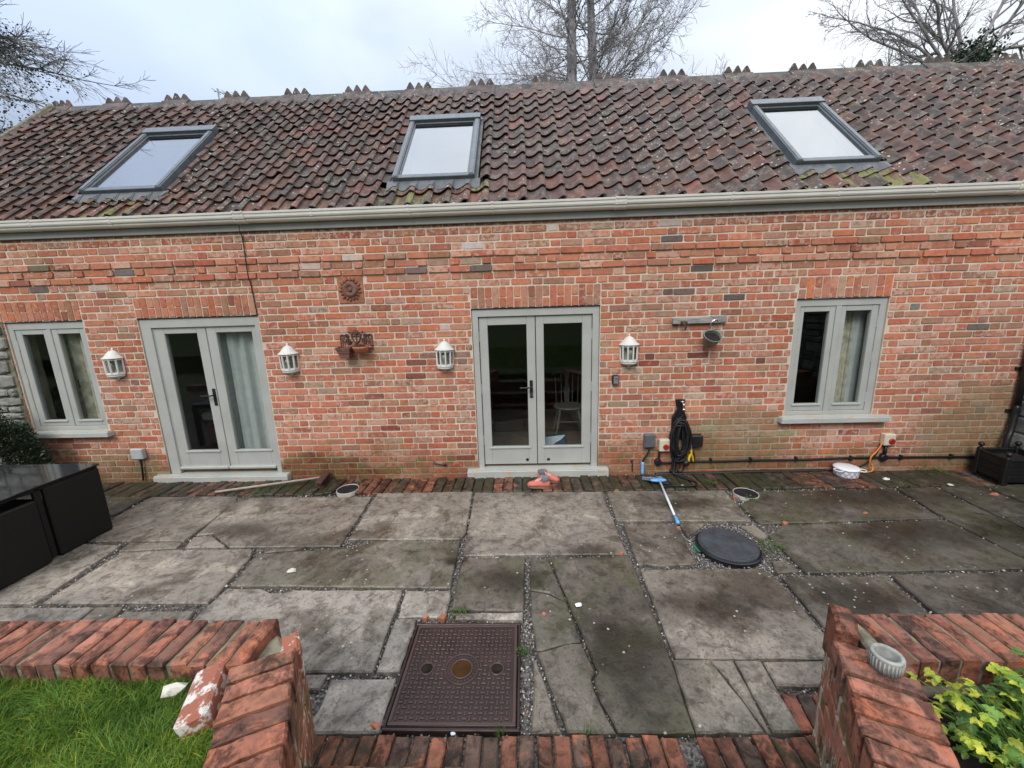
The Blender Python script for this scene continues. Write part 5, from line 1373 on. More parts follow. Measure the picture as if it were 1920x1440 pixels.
g = G(); r = random.Random(12)
for k in range(17):
    cx = 1.706 + r.uniform(-.016, .016); cz = .430 + r.uniform(-.03, .02); hw = .088 + r.uniform(-.048, .024); hh = .222 + r.uniform(-.06, .022); yy = -.040 - .009 * (k % 8)
    g.tube([(cx + hw * math.copysign(abs(math.cos(a)) ** .75, math.cos(a)) + .01 * math.sin(3 * a + k), yy - .008 * math.sin(2 * a + k), cz + hh * math.copysign(abs(math.sin(a)) ** .8, math.sin(a))) for a in [2 * PI * i / 30 for i in range(31)]], .0105, 8, cap=False)
g.build('coil', MAT['rubber'], hs, True)
g = G(); g.tube([(1.717, -.09, .75), (1.72, -.085, .70), (1.66, -.07, .62), (1.64, -.07, .40)], .0095, 8, smooth=5)
g.tube([(1.690, -.06, .25), (1.655, -.07, .12), (1.640, -.085, .05), (1.66, -.12, .02), (1.72, -.20, .018), (1.800, -.30, .016), (1.76, -.375, .016), (1.62, -.385, .016), (1.50, -.375, .016), (1.42, -.40, .016), (1.43, -.335, .016), (1.50, -.33, .018), (1.53, -.375, .028)], .0095, 8, smooth=6)
for dx in (-.05, .035):
    g.tube([(1.70 + dx, -.05, .24), (1.69 + dx, -.055, .10), (1.665 + dx, -.06, .045), (1.70 + dx, -.06, .03), (1.735 + dx, -.055, .08), (1.735 + dx, -.05, .22)], .009, 8, smooth=5)
g.build('tail', MAT['rubber'], hs, True)
nz = thing('hose_nozzle', 'yellow and black hose spray gun hanging at the right of the coil', 'spray gun', (1.83, -.06, .16))
g = G(); g.tube([(1.832, -.075, .300), (1.834, -.08, .24)], [.010, .012], 8); g.tube([(1.822, -.08, .245), (1.806, -.09, .20), (1.800, -.095, .165)], [.013, .011], 8, smooth=2); g.tube([(1.840, -.085, .235), (1.850, -.09, .20), (1.852, -.095, .17)], [.009, .007], 8, smooth=2); g.build('handle', MAT['yellow'], nz)
g = G(); g.xf = Matrix.Translation((1.775, -.095, .150)) @ Matrix.Rotation(PI / 2, 4, 'X'); g.lathe((0, 0, 0), [(.001, -.01), (.036, -.008), (.038, .0), (.032, .02), (.016, .03), (.001, .03)], 16); g.xf = None; g.tube([(1.842, -.070, .29), (1.866, -.080, .23), (1.862, -.09, .17)], .010, 6, smooth=2); g.build('head', MAT['black'], nz)
g = G(); g.tube([(1.832, -.074, .365), (1.832, -.075, .298)], .009, 8); g.build('connector', MAT['chrome'], nz)

cb = thing('wall_cable', 'black cable clipped along the foot of the brick wall', 'cable', (3.2, 0, .13))
g = G(); g.tube([(1.50, -.03, .415), (1.497, -.035, .28), (1.495, -.035, .15), (1.52, -.035, .128), (1.84, -.022, .133), (2.3, -.02, .131), (2.5, -.02, .137), (3.08, -.02, .133), (3.66, -.02, .147), (4.25, -.02, .143), (4.95, -.02, .137), (5.22, -.02, .135)], .0125, 8, smooth=4); g.tube([(3.972, -.03, .30), (3.970, -.03, .16)], .016, 8); cbl = g.build('cable', MAT['rubber'], cb, True)
for x in (2.08, 2.52, 3.02, 3.62, 4.16, 4.70):
    g = G(); g.box((x - .011, -.040, .115), (x + .011, -.002, .172), .005); g.build('clip', MAT['black'], cb)
for x, z in ((1.49, .135), (3.966, .148)):
    g = G(); g.xf = Matrix.Translation((x, -.012, z)) @ Matrix.Rotation(PI / 2, 4, 'X'); g.lathe((0, 0, 0), [(.040, -.01), (.040, .03), (.034, .038), (.001, .039)], 18); g.xf = None; g.build('cable_box', MAT['black'], cb)
g = G(); g.tube([(3.925, -.02, .32), (3.90, -.03, .24), (3.86, -.03, .15), (3.78, -.035, .08), (3.64, -.05, .02), (3.5, -.06, .012)], .007, 6, smooth=4); tag(g.build('thin_cable', MAT['rubber']), 'thin black cable curling down from the switch under the right window', 'cable')
g = G(); g.tube([(3.918, -.035, .345), (3.900, -.045, .29), (3.860, -.045, .22), (3.815, -.05, .17), (3.805, -.055, .11), (3.835, -.06, .055), (3.82, -.08, .015), (3.74, -.10, .010), (3.60, -.09, .010)], .0075, 6, smooth=5); tag(g.build('orange_cable', MAT['orange'], None, True), 'orange cable curling down from the switch under the right window', 'cable')
g = G(); g.tube([(1.46, -.035, -.012), (1.6, -.04, -.004), (2.1, -.045, -.002), (2.5, -.04, .006), (2.9, -.04, .004), (3.25, -.035, .003), (3.42, -.03, -.01)], .022, 10, smooth=4); tag(g.build('black_pipe', MAT['black'], None, True), 'black plastic pipe lying along the foot of the wall', 'pipe')
g = G(); g.tube([(-2.918, -.03, 2.86), (-2.918, -.030, 2.76), (-2.914, -.018, 2.70), (-2.912, -.024, 2.32), (-2.906, -.012, 2.24), (-2.895, -.012, 2.05), (-2.888, -.010, 1.90)], .0055, 6, smooth=3); tag(g.build('thin_wire', MAT['rubber']), 'thin black wire running from the gutter down to the bedroom door', 'wire')
for pts, lab in (([(-1.075, -.012, .185), (-1.072, -.03, .165), (-1.03, -.032, .160), (-.955, -.030, .142), (-.945, -.012, .140)], 'black iron hold back hook low on the wall left of the middle door'), ([(1.198, -.012, .150), (1.199, -.03, .140), (1.200, -.032, .08), (1.202, -.030, .03)], 'black iron hold back hook low on the wall right of the middle door')):
    t = thing('door_hook', lab, 'door hook', pts[0]); g = G(); g.tube(pts, .0065, 6, smooth=3); g.build('rod', MAT['black'], t); g = G(); e = pts[-1] if pts[-1][0] < 0 else pts[0]; g.sphere((e[0], -.018, e[2]), .018, 10, 6, (1, .6, 1)); g.build('plate', MAT['black'], t)

dp = thing('drainpipe', 'black downpipe in the corner at the far right of the wall', 'drainpipe', (5.225, -.07, .1))
g = G(); g.tube([(5.235, -.10, 2.84), (5.235, -.06, 2.70), (5.232, -.06, 1.6), (5.230, -.06, .72)], .027, 10, smooth=2); g.tube([(5.230, -.06, .73), (5.228, -.062, .60), (5.205, -.075, .45), (5.170, -.09, .34), (5.165, -.09, .05)], .027, 10, smooth=3); g.build('pipe', MAT['black'], dp, True)
for z in (1.12, .66, 2.2): 
    g = G(); g.tube([(5.231, -.06, z - .022), (5.231, -.06, z + .022)], .033, 10); g.box((5.18, -.03, z - .015), (5.28, -.002, z + .015), .004); g.build('pipe_clip', MAT['black'], dp)

# ================================================================== ON THE GROUND BY THE WALL
bm_ = thing('blue_broom', 'pale blue plastic broom with white pole lying across a slab right of the door', 'broom', (1.38, -.45, 0))
g = G(); a, b = Vector((1.402, -.345, .060)), Vector((1.322, -.985, .018)); g.tube([a, b], .0115, 8); g.build('pole', MAT['bluewhite'], bm_, True)
g = G(); g.tube([Vector((1.324, -.97, .019)), Vector((1.318, -1.03, .017)), Vector((1.309, -1.085, .015))], [.0135, .017], 8, smooth=2); g.build('grip', MAT['blue'], bm_, True)
g = G(); g.xf = Matrix.Translation((1.400, -.312, .052)) @ Matrix.Rotation(.12, 4, 'Z'); g.lathe((0, 0, 0), [(.001, -.012), (.07, -.012), (.082, -.004), (.082, .006), (.066, .014), (.001, .016)], 20); 
g.v = [(1.400 + (v[0] - 1.400) * 1.05, -.312 + (v[1] + .312) * .36, v[2]) for v in g.v]; g.xf = None; g.tube([(1.400, -.320, .05), (1.403, -.350, .060)], .017, 8); g.build('head', MAT['blue'], bm_, True)
g = G(); r = random.Random(4)
for k in range(320):
    u = r.uniform(-1, 1); p = Vector((1.396 + u * .070, -.288 + r.uniform(-.01, .01), .045 + r.uniform(-.01, .012)))
    g.tube([p, p + Vector((u * .035 - .035, .075 + r.uniform(-.01, .015), -.018 + r.uniform(-.01, .01)))], .0016, 3)
tag(g.build('bristles', MAT['bristle'], bm_), kind='stuff')
bh = thing('blue_hand_brush', 'pale blue brush handle standing against the wall under the grey socket', 'brush', (1.305, -.05, 0))
g = G(); g.tube([(1.312, -.045, .150), (1.309, -.055, .08), (1.304, -.075, .012)], [.0165, .018], 8, smooth=2); g.build('handle', MAT['blue'], bh, True)
wb = thing('wooden_broom', 'old wooden broom with brown head lying under the bedroom door', 'broom', (-2.8, -.3, 0))
g = G(); g.tube([(-3.392, -.395, .030), (-2.352, -.165, .075)], .0125, 8); g.build('pole', MAT['broomwood'], wb, True)
g = G(); g.xf = Matrix.Translation((-2.318, -.170, .060)) @ Matrix.Rotation(math.radians(8), 4, 'Z') @ Matrix.Rotation(.3, 4, 'Y'); g.box((-.032, -.150, .0), (.036, .135, .032), .010); g.xf = None; hd = g.build('head', MAT['brownwood'], wb)
g = G(); r = random.Random(9)
for k in range(240):
    u, v = r.uniform(-.14, .125), r.uniform(-.028, .03); p = Vector((-2.318 + v + u * -.12, -.170 + u, .062)); g.tube([p, p + Vector((.035 + r.uniform(-.012, .012), r.uniform(-.01, .01), -.055 + r.uniform(-.008, .008)))], .0018, 3)
tag(g.build('bristles', MAT['brownwood'], wb), kind='stuff')

def boot(name_label, loc, rot, tilt=0.0):
    t = thing('boot', name_label, 'boot', loc, None)
    X = Matrix.Translation(loc) @ Matrix.Rotation(rot, 4, 'Z') @ Matrix.Rotation(tilt, 4, 'X')
    def loft(secs, n=14):
        rings = []
        for x, zc, w, h, fl in secs:
            rr = []
            for k in range(n):
                a = 2 * PI * k / n; zz = zc + h * math.sin(a)
                rr.append(g.V((x, w * math.cos(a) * (1.0 if math.sin(a) > 0 else 1.08), max(fl, zz))))
            rings.append(rr)
        for i in range(len(rings) - 1):
            for k in range(n): g.F(rings[i][k], rings[i][(k + 1) % n], rings[i + 1][(k + 1) % n], rings[i + 1][k])
        g.F(*rings[0][::-1]); g.F(*rings[-1])
    g = G(); g.xf = X
    loft([(-.118, .045, .012, .024, .02), (-.108, .050, .032, .040, .014), (-.08, .055, .037, .050, .014), (-.04, .052, .036, .050, .014), (0, .050, .036, .048, .014), (.04, .042, .040, .038, .014), (.08, .036, .041, .030, .014), (.105, .032, .036, .024, .014), (.122, .028, .020, .014, .016), (.127, .026, .006, .006, .02)])
    up = g.build('upper', MAT['boot'], t, True)
    g = G(); g.xf = X
    def lift(secs, n=14):
        rings = [[g.V((cx + a_ * math.cos(2 * PI * k / n), b_ * math.sin(2 * PI * k / n), z + sl * math.cos(2 * PI * k / n))) for k in range(n)] for cx, a_, b_, z, sl in secs]
        for i in range(len(rings) - 1):
            for k in range(n): g.F(rings[i][k], rings[i][(k + 1) % n], rings[i + 1][(k + 1) % n], rings[i + 1][k])
    lift([(-.058, .052, .037, .070, -.004), (-.062, .050, .036, .100, .004), (-.064, .052, .038, .125, .008), (-.063, .047, .033, .126, .008), (-.062, .042, .028, .08, .004)]); g.build('ankle_collar', MAT['bootgrey'], t, True)
    g = G(); g.xf = X
    loft([(-.045, .085, .030, .030, .05), (-.02, .092, .022, .030, .05), (.0, .090, .018, .022, .06), (.015, .080, .014, .014, .06)]); g.build('tongue', MAT['boot'], t, True)
    g = G(); g.xf = X
    out = [(-.120, 0), (-.110, .030), (-.07, .040), (0, .036), (.05, .043), (.09, .042), (.118, .026), (.128, 0), (.118, -.026), (.09, -.042), (.05, -.043), (0, -.036), (-.07, -.040), (-.110, -.030)]
    g.prism(out, 0, .018, .003); g.build('sole', MAT['sole'], t)
    g = G(); g.xf = X
    for k in range(4):
        x = .036 - k * .017; z = .082 + k * .009
        g.tube([(x, -.024, z - .012), (x - .006, 0, z + .006), (x - .012, .024, z - .010)], .0032, 5, smooth=3); g.tube([(x, .024, z - .012), (x - .006, 0, z + .0085), (x - .012, -.024, z - .010)], .0032, 5, smooth=3)
    for s in (-1, 1): g.tube([(-.02, 0, .112), (-.03, s * .03, .125), (-.01, s * .045, .10), (-.02, s * .015, .108)], .003, 5, smooth=4)
    g.build('laces', MAT['lace'], t)
    return t
boot('coral pink boot in front, toe left, on the brick strip before the middle door', (.128, -.352, .010), math.radians(170))
boot('coral pink lace up boot behind, toe pointing right, touching the middle door sill', (.232, -.205, .012), math.radians(-14), .05)

cs = thing('enamel_casserole', 'white lidded casserole with grey lattice sides on the bricks under the right window', 'casserole dish', (3.475, -.155, 0))
def m_lattice():
    k = N('lattice_enamel'); tc = k.n.new('ShaderNodeTexCoord'); x, y, z = k.sep(tc.outputs['Object'])
    an = k.math('MULTIPLY', k.math('ARCTAN2', y, x), 14 / (2 * PI)); zz = k.math('MULTIPLY', z, 16.0)
    tri = lambda v: k.math('ABSOLUTE', k.math('SUBTRACT', k.math('FRACT', v), .5))
    f1 = tri(k.math('ADD', an, zz)); f2 = tri(k.math('SUBTRACT', an, zz))
    ln = k.mr(k.math('MINIMUM', f1, f2), .10, .15, 1, 0)
    col = k.mix(ln, (.74, .75, .77), (.36, .37, .42)); return k.set(col, .3)
g = G(); c = (3.475, -.155, .004)
g.lathe((0, 0, 0), [(.001, 0), (.098, 0), (.106, .006), (.110, .018), (.112, .082)], 32); o = g.build('body', m_lattice(), None, True); o.parent = cs
g = G(); g.lathe(c, [(.112, .080), (.118, .082), (.120, .090), (.116, .098), (.090, .106), (.03, .109), (.001, .109)], 36); g.build('lid', MAT['enamel'], cs, True)
for a in (math.radians(200), math.radians(-30)):
    g = G(); ca, sa = math.cos(a), math.sin(a); P_ = lambda r, t: (c[0] + r * ca - t * sa, c[1] + r * sa + t * ca, .085)
    g.tube([P_(.110, -.036), P_(.140, -.038), P_(.160, -.018), P_(.162, .018), P_(.140, .038), P_(.110, .036)], .006, 6, smooth=4); g.build('handle', MAT['enamel'], cs, True)

for i, (x, y, s, lab, mat) in enumerate(((3.79, -.285, .032, 'white shell lying right of the casserole', 'enamel'), (4.29, -.425, .028, 'cream pebble at the edge of the brick strip far right', 'lichen'), (1.64, -.345, .014, 'small white pebble inside the hose loop on the bricks', 'enamel'), (.315, -2.006 + .0, .022, 'white shard in the long crack of the mossy slab', 'enamel'), (-1.79, -1.66, .030, 'white leaf shaped stone lying on the olive slab left of centre', 'lichen'), (-.365, -2.775, .012, 'pale blue pebble between the manhole and the step bricks', 'paper'), (-.715, -2.79, .022, 'orange pebble on the step bricks at the left', 'terracotta'))):
    g = G(); g.rock((x, y, s * .4 + (.06 if y < -2.785 else 0)), s, rs, (1.2, .8, .45)); tag(g.build('pebble' if mat != 'enamel' or s < .02 else 'shell', MAT[mat]), lab, 'pebble' if mat != 'enamel' or s < .02 else 'shell')
for x, y, s, lab in ((-.555, -2.095, .050, 'large orange clay shard in the gravel above the manhole'), (-.665, -2.10, .030, 'small orange clay shard at the top left corner of the manhole'), (1.292, -1.13, .034, 'orange clay shard at the left edge of the round black cover'), (2.23, -1.075, .040, 'orange clay shard in the gravel right of the round black cover'), (.93, -.44, .036, 'orange clay shard in the joint right of the middle door'), (2.055, -.60, .03, 'orange clay shard left of the round drain under the hose'), (4.50, -.62, .05, 'rounded orange shard on the far right slab'), (.72, -1.48, .036, 'orange clay shard in the joint left of the speckled slab'), (.085, -2.08, .028, 'orange clay shard in the narrow joint right of the manhole'), (3.03, -.93, .026, 'orange clay shard in the long joint on the right')):
    s *= .72; g = G(); n = rs.choice((4, 5, 6)); q = [(x + s * rs.uniform(.7, 1.1) * math.cos(2 * PI * k / n + .4), y + s * .75 * rs.uniform(.7, 1.1) * math.sin(2 * PI * k / n + .4)) for k in range(n)]
    g.prism(q, -.02, .010, .003, .001, rs, (.1, .1)); tag(g.build('clay_shard', MAT['terracotta']), lab, 'clay shard')

# ================================================================== FURNITURE AND PLANTER
tb_ = thing('patio_table', 'black rattan patio table with a dark glass top at the far left', 'table', (-4.35, -1.6, 0))
X0_, X1_, Y0_, Y1_ = -4.92, -3.835, -2.10, -1.035
g = G(); g.box((X0_, Y0_, .628), (X1_, Y1_, .642), .003); g.build('glass_top', MAT['tableglass'], tb_)
g = G(); g.box((X0_ + .01, Y0_ + .01, .575), (X1_ - .012, Y0_ + .05, .627), .006); g.box((X0_ + .01, Y1_ - .05, .575), (X1_ - .012, Y1_ - .012, .627), .006); g.box((X0_ + .01, Y0_ + .05, .575), (X0_ + .05, Y1_ - .05, .627), .006); g.box((X1_ - .045, Y0_ + .05, .60), (X1_ - .012, Y1_ - .05, .627), .006); g.build('apron', MAT['rattan'], tb_)
for x in (X0_ + .04, X1_ - .045):
    for y in (Y0_ + .04, Y1_ - .04): g = G(); g.box((x - .03, y - .03, .0), (x + .03, y + .03, .575), .006); g.build('leg', MAT['rattan'], tb_)
g = G(); g.box((X1_ - .045, -1.512, .03), (X1_ - .012, -1.468, .62), .006); g.build('leg', MAT['rattan'], tb_)
def cube_chair(y0, y1, top, lab, x=-3.838):
    t = thing('rattan_chair', lab, 'chair', (x - .27, (y0 + y1) / 2, 0), 'cube chairs pushed under the patio table')
    g = G(); g.box((x - .045, y0, .012), (x, y1, top), .012); g.build('backrest', MAT['rattan'], t)
    g = G(); g.box((x - .50, y0 + .005, .30), (x - .046, y1 - .005, .36), .01); g.build('seat', MAT['rattan'], t)
    for yy in (y0 + .003, y1 - .043): g = G(); g.box((x - .50, yy, .012), (x - .046, yy + .04, .50), .01); g.build('armrest', MAT['rattan'], t)
cube_chair(-1.452, -1.045, .605, 'black rattan cube chair under the table on the side nearer the house')
cube_chair(-2.08, -1.530, .545, 'black rattan cube chair under the table on the side nearer the lawn', -3.815)

vp = thing('box_planter', 'black wooden box planter with ball finials in the far right corner', 'planter', (5.0, -.3, 0))
O = Vector((4.762, -.455, 0)); e1 = Vector((.946, -.02, 0)).normalized(); e2 = Vector((.09, .37, 0)).normalized(); W, D = .42, .36
Pp = lambda a, b, z: O + e1 * a + e2 * b + Vector((0, 0, z))
def obox(g, a0, a1, b0, b1, z0, z1, bev=.005):
    g.xf = Matrix(((e1.x, e2.x, 0, O.x), (e1.y, e2.y, 0, O.y), (0, 0, 1, 0), (0, 0, 0, 1))); g.box((a0, b0, z0), (a1, b1, z1), bev); g.xf = None
for a in (0, W - .05):
    for b in (0, D - .05):
        g = G(); obox(g, a, a + .05, b, b + .05, 0, .29, .008); p = Pp(a + .025, b + .025, .29); g.lathe(p, [(.022, -.005), (.018, .006), (.010, .010), (.011, .016), (.024, .030), (.026, .042), (.018, .058), (.001, .064)], 12); g.build('post', MAT['blackpaint'], vp)
for k, (a0, a1, b0, b1) in enumerate(((.05, W - .05, .008, .03), (.05, W - .05, D - .03, D - .008), (.008, .03, .05, D - .05), (W - .03, W - .008, .05, D - .05))):
    for j in range(3):
        g = G(); obox(g, a0, a1, b0, b1, .035 + j * .073, .105 + j * .073, .004); g.build('plank', MAT['blackpaint'], vp)
    g = G(); obox(g, a0, a1, b0 - .008, b1 + .008, .252, .278, .006); g.build('rail', MAT['blackpaint'], vp)
g = G(); obox(g, .03, W - .03, .03, D - .03, .05, .225, .01); g.build('soil', MAT['soil'], vp)

# ------------------------------------------------------------------ garden wall on the right, running towards the viewer
gw = thing('stone_garden_wall', 'dark grey rubble stone garden wall at the far right edge', 'stone wall', (5.6, -2, 0))
g = G(); g.box((5.31, -5.0, -.05), (5.75, -.01, 2.0)); g.build('mortar_core', MAT['mortar'], gw)
rq = random.Random(31); z = 0.0; cnt = 0; rest = G()
while z < 2.0:
    h = rq.choice((.08, .11, .15, .18)); yv = -.012
    while yv > -4.9:
        w = rq.uniform(.16, .42); v = rq.uniform(.55, 1.15); gg = G() if (yv > -1.6 and z < 1.5) else rest
        gg.col = (.20 * v, .20 * v, .185 * v, 0); b = rq.uniform(-.01, .012)
        gg.box((5.275 + b, max(yv - w + .012, -4.95), z + .006), (5.33, yv, min(z + h - .008, 2.0)), .016)
        if gg is not rest: gg.v = [(x + rq.uniform(-.006, .006), y + rq.uniform(-.008, .008), zz + rq.uniform(-.007, .007)) for x, y, zz in gg.v]; gg.build('stone', MAT['stone'], gw)
        yv -= w
    z += h
tag(rest.build('stonework', MAT['stone'], gw), kind='stuff')

# ------------------------------------------------------------------ inside the rooms
def curtain(x0, x1, z0, z1, y, mat, lab, folds, amp=.03, gather=0.0):
    g = G(); n = int(folds * 10); A, B = [], []
    for i in range(n + 1):
        u = i / n; ph = folds * 2 * PI * u + .8 * math.sin(5 * u)
        yy = y + amp * math.sin(ph) + .4 * amp * math.sin(2.3 * ph + 1)
        A.append(g.V((x0 + (x1 - x0) * u, yy, z1))); B.append(g.V((x0 + (x1 - x0) * (u * (1 - gather) + gather * .5 * (1 if x0 < 0 else u)), yy * 1.0 + .01 * math.sin(ph * 1.7), z0)))
    for i in range(n): g.F(A[i], A[i + 1], B[i + 1], B[i])
    A2 = [g.V((v[0], v[1] + .004, v[2])) for v in [g.v[i] for i in A]]; B2 = [g.V((v[0], v[1] + .004, v[2])) for v in [g.v[i] for i in B]]
    for i in range(n): g.F(A2[i + 1], A2[i], B2[i], B2[i + 1])
    tag(g.build('curtain', mat, None, True), lab, 'curtain')
curtain(-3.60, -2.90, .14, 2.0, .165, MAT['curtain'], 'pale grey curtain behind the right leaf of the bedroom door', 5)
curtain(-5.33, -4.90, .66, 1.95, .15, MAT['patterned'], 'grey curtain behind the right pane of the small left window', 3, .025)
curtain(3.40, 3.60, .66, 1.95, .19, MAT['patterned'], 'beige curtain behind the right pane of the right window', 3, .025)
curtain(3.58, 3.75, .66, 1.95, .17, MAT['curtain'], 'thin white curtain beside the beige one in the right window', 1.5, .012)
bd = thing('bed', 'bed with a dark red cover and white sheet seen through the bedroom door', 'bed', (-3.7, 1.6, .1))
g = G(); g.box((-4.4, .75, .14), (-2.4, 2.6, .52), .05); g.build('cover', MAT['bedred'], bd)
g = G(); g.box((-4.42, .74, .50), (-2.38, 2.62, .62), .05); g.build('sheet', MAT['curtain'], bd)
ch = thing('wooden_chair', 'wooden spindle back chair standing inside behind the middle door', 'chair', (.60, 1.05, .1))
cx, cy, fz = .60, 1.05, .10; r = random.Random(2)
g = G(); g.lathe((cx, cy, fz + .43), [(.001, -.018), (.19, -.018), (.21, 0), (.20, .018), (.001, .014)], 20); g.build('seat', MAT['chairwood'], ch)
for sx in (-1, 1):
    for sy in (-1, 1): g = G(); g.tube([(cx + sx * .12, cy + sy * .12, fz + .42), (cx + sx * .20, cy + sy * .20, fz)], [.018, .013], 8); g.build('leg', MAT['chairwood'], ch)
g = G(); g.tube([(cx - .17, cy, fz + .2), (cx + .17, cy, fz + .2)], .011, 6); g.tube([(cx - .165, cy - .165, fz + .2), (cx - .165, cy + .165, fz + .2)], .011, 6); g.tube([(cx + .165, cy - .165, fz + .2), (cx + .165, cy + .165, fz + .2)], .011, 6); g.build('stretcher', MAT['chairwood'], ch)
g = G(); g.tube([(cx - .21, cy + .16, fz + .86), (cx - .1, cy + .22, fz + .88), (cx + .1, cy + .22, fz + .88), (cx + .21, cy + .16, fz + .86)], .022, 8, smooth=3); g.build('top_rail', MAT['chairwood'], ch)
for k in (-2, -1, 1, 2): g = G(); g.tube([(cx + k * .075, cy + .17, fz + .43), (cx + k * .085, cy + .2, fz + .87)], .009, 6); g.build('spindle', MAT['chairwood'], ch)
g = G(); g.prism([(cx - .03, -.002), (cx - .045, .2), (cx - .02, .3), (cx - .04, .42), (cx + .04, .42), (cx + .02, .3), (cx + .045, .2), (cx + .03, -.002)], 0, .012); g.v = [(x, cy + .185 + z + y * .06, fz + .44 + y) for x, y, z in g.v]; g.build('splat', MAT['chairwood'], ch)
bg_ = thing('blue_bag', 'dark blue bag standing inside the glass at the foot of the middle door', 'bag', (.36, .33, .1))
g = G(); g.box((.20, .26, .10), (.50, .46, .34), .04); g.build('body', MAT['bluebag'], bg_)
g = G(); g.v = []; a = [g.V(p) for p in ((.195, .245, .19), (.235, .24, .365), (.47, .25, .385), (.42, .247, .33))]; b = [g.V((v[0], v[1] + .004, v[2])) for v in g.v[:4]]; g.F(*a); g.F(*b[::-1])
for i in range(4): g.F(a[i], b[i], b[(i + 1) % 4], a[(i + 1) % 4])
tag(g.build('paper_sheet', MAT['paper']), 'pale blue paper sheet leaning in the bag behind the middle door', 'paper')
# ================================================================== PLANTS
def leaf_template(seed, wide=1.0):
    r = random.Random(seed); V, F = [], []
    for ang, sc in ((-1.05, .82), (0, 1.0), (1.05, .82)):
        out = [(0, .05), (.16, .22), (.36, .40), (.27, .52), (.46, .70), (.24, .76), (.20, .98), (0, 1.06)]
        side = [(x * wide * r.uniform(.85, 1.12), y * r.uniform(.95, 1.05)) for x, y in out]
        ca, sa = math.cos(ang), math.sin(ang); b = len(V)
        P = lambda x, y: V.append((sc * (x * ca + y * sa), sc * (-x * sa + y * ca) + .12, sc * (abs(x) * .35 - .28 * y * y + r.uniform(-.02, .02))))
        for x, y in side: P(x, y)
        for x, y in side[1:-1]: P(-x, y)
        for y in (.35, .72): P(0, y)
        n = len(side); m0, m1 = b + 2 * n - 2, b + 2 * n - 1
        L = [b + i for i in range(n)]; R = [b] + [b + n + i for i in range(n - 2)] + [b + n - 1]
        for s_ in (L, R):
            ch = [(0, 1, m0), (1, 2, m0), (2, 3, m0), (3, 4, m1), (4, 5, m1), (5, 6, m1), (6, 7, m1)]
            for i, j, m in ch: F.append((s_[i], s_[j], m) if s_ is L else (s_[j], s_[i], m))
            F.append((s_[3], m1, m0) if s_ is L else (s_[3], m0, m1))
    return V, F
def leaf_mesh(name, seed, mat, tone):
    V, F = leaf_template(seed); g = G(); g.v = V; g.f = F; g.c = [tone] * len(F); return g.mesh(name, mat)
LM = {'greenleaf': [leaf_mesh('leaf', s, MAT['greenleaf'], (v, v, v, 0)) for s, v in ((1, 1), (2, .75), (3, 1.25))], 'yellowleaf': [leaf_mesh('leaf', s, MAT['yellowleaf'], (v, v, v, 0)) for s, v in ((4, 1), (5, .8), (6, 1.15))]}
def leafy_plant(name, label, cat, base, n, spread, hmin, hmax, size, yellow, seed, mins=0.0, lean=(0, 0)):
    t = thing(name, label, cat, base); r = random.Random(seed)
    st = G()
    for i in range(n):
        a = r.uniform(0, 2 * PI); q = spread * math.sqrt(r.uniform(mins, 1)); h = r.uniform(hmin, hmax) * (1 - .35 * (q / spread) ** 2)
        p0 = Vector(base) + Vector((q * .35 * math.cos(a), q * .35 * math.sin(a), 0)); p2 = Vector(base) + Vector((q * math.cos(a) + lean[0] * h, q * math.sin(a) + lean[1] * h, h))
        p1 = p0.lerp(p2, .5) + Vector((0, 0, h * .25))
        st.tube([p0, p1, p2], [.0022, .0012], 4, smooth=3)
        kind = 'yellowleaf' if r.random() < yellow + (.25 if h > .8 * hmax else 0) else 'greenleaf'
        o = link('leaf', r.choice(LM[kind]), t)
        sz = size * r.uniform(.7, 1.25)
        yaw = math.atan2(p2.y - p0.y, p2.x - p0.x) - PI / 2 + r.uniform(-.7, .7)
        o.matrix_basis = Matrix.Translation(p2) @ Matrix.Rotation(yaw, 4, 'Z') @ Matrix.Rotation(r.uniform(-.7, .45), 4, 'X') @ Matrix.Rotation(r.uniform(-.5, .5), 4, 'Y') @ Matrix.Diagonal((sz, sz, sz, 1))
    st.build('stem', MAT['greenleaf'], t)
    return t
leafy_plant('leafy_plant', 'bright green plant with lobed leaves filling the bottom right corner', 'plant', (1.56, -3.32, .45), 260, .30, .05, .23, .031, .18, 5)
leafy_plant('yellow_plant', 'yellow green lobed plant leaning over the right wing coping', 'plant', (1.50, -3.19, .46), 75, .20, .08, .25, .028, .85, 8, .1, (-.22, .08))
leafy_plant('leafy_plant', 'green leafy plant with yellow tops in front of the grey green shrub', 'plant', (1.78, -3.14, .46), 150, .22, .08, .25, .030, .40, 11)

def scatter(g, c, rad, n, size, r, shell=.5):
    for i in range(n):
        d = Vector((r.gauss(0, 1), r.gauss(0, 1), r.gauss(0, 1))).normalized(); q = (shell + (1 - shell) * r.random()) ** .5
        p = Vector(c) + Vector((d.x * rad[0], d.y * rad[1], d.z * rad[2])) * q
        u = (d + Vector((r.uniform(-.8, .8), r.uniform(-.8, .8), r.uniform(-.3, 1.0)))).normalized(); v = u.orthogonal().normalized(); v.rotate(Quaternion(u, r.uniform(0, 6.28)))
        s = size * r.uniform(.6, 1.4); t = r.uniform(.55, 1.25); g.col = (t, t, t, 0)
        a, b, c_, e = p - v * s * .32, p + u * s * .45 - v * s * .05, p + u * s, p + u * s * .5 + v * s * .34
        g.F(g.V(a), g.V(b), g.V(c_), g.V(e))
r = random.Random(77)
sh = thing('grey_shrub', 'grey green fine leaved shrub at the right edge behind the yellow plant', 'shrub', (1.93, -3.09, .47))
g = G()
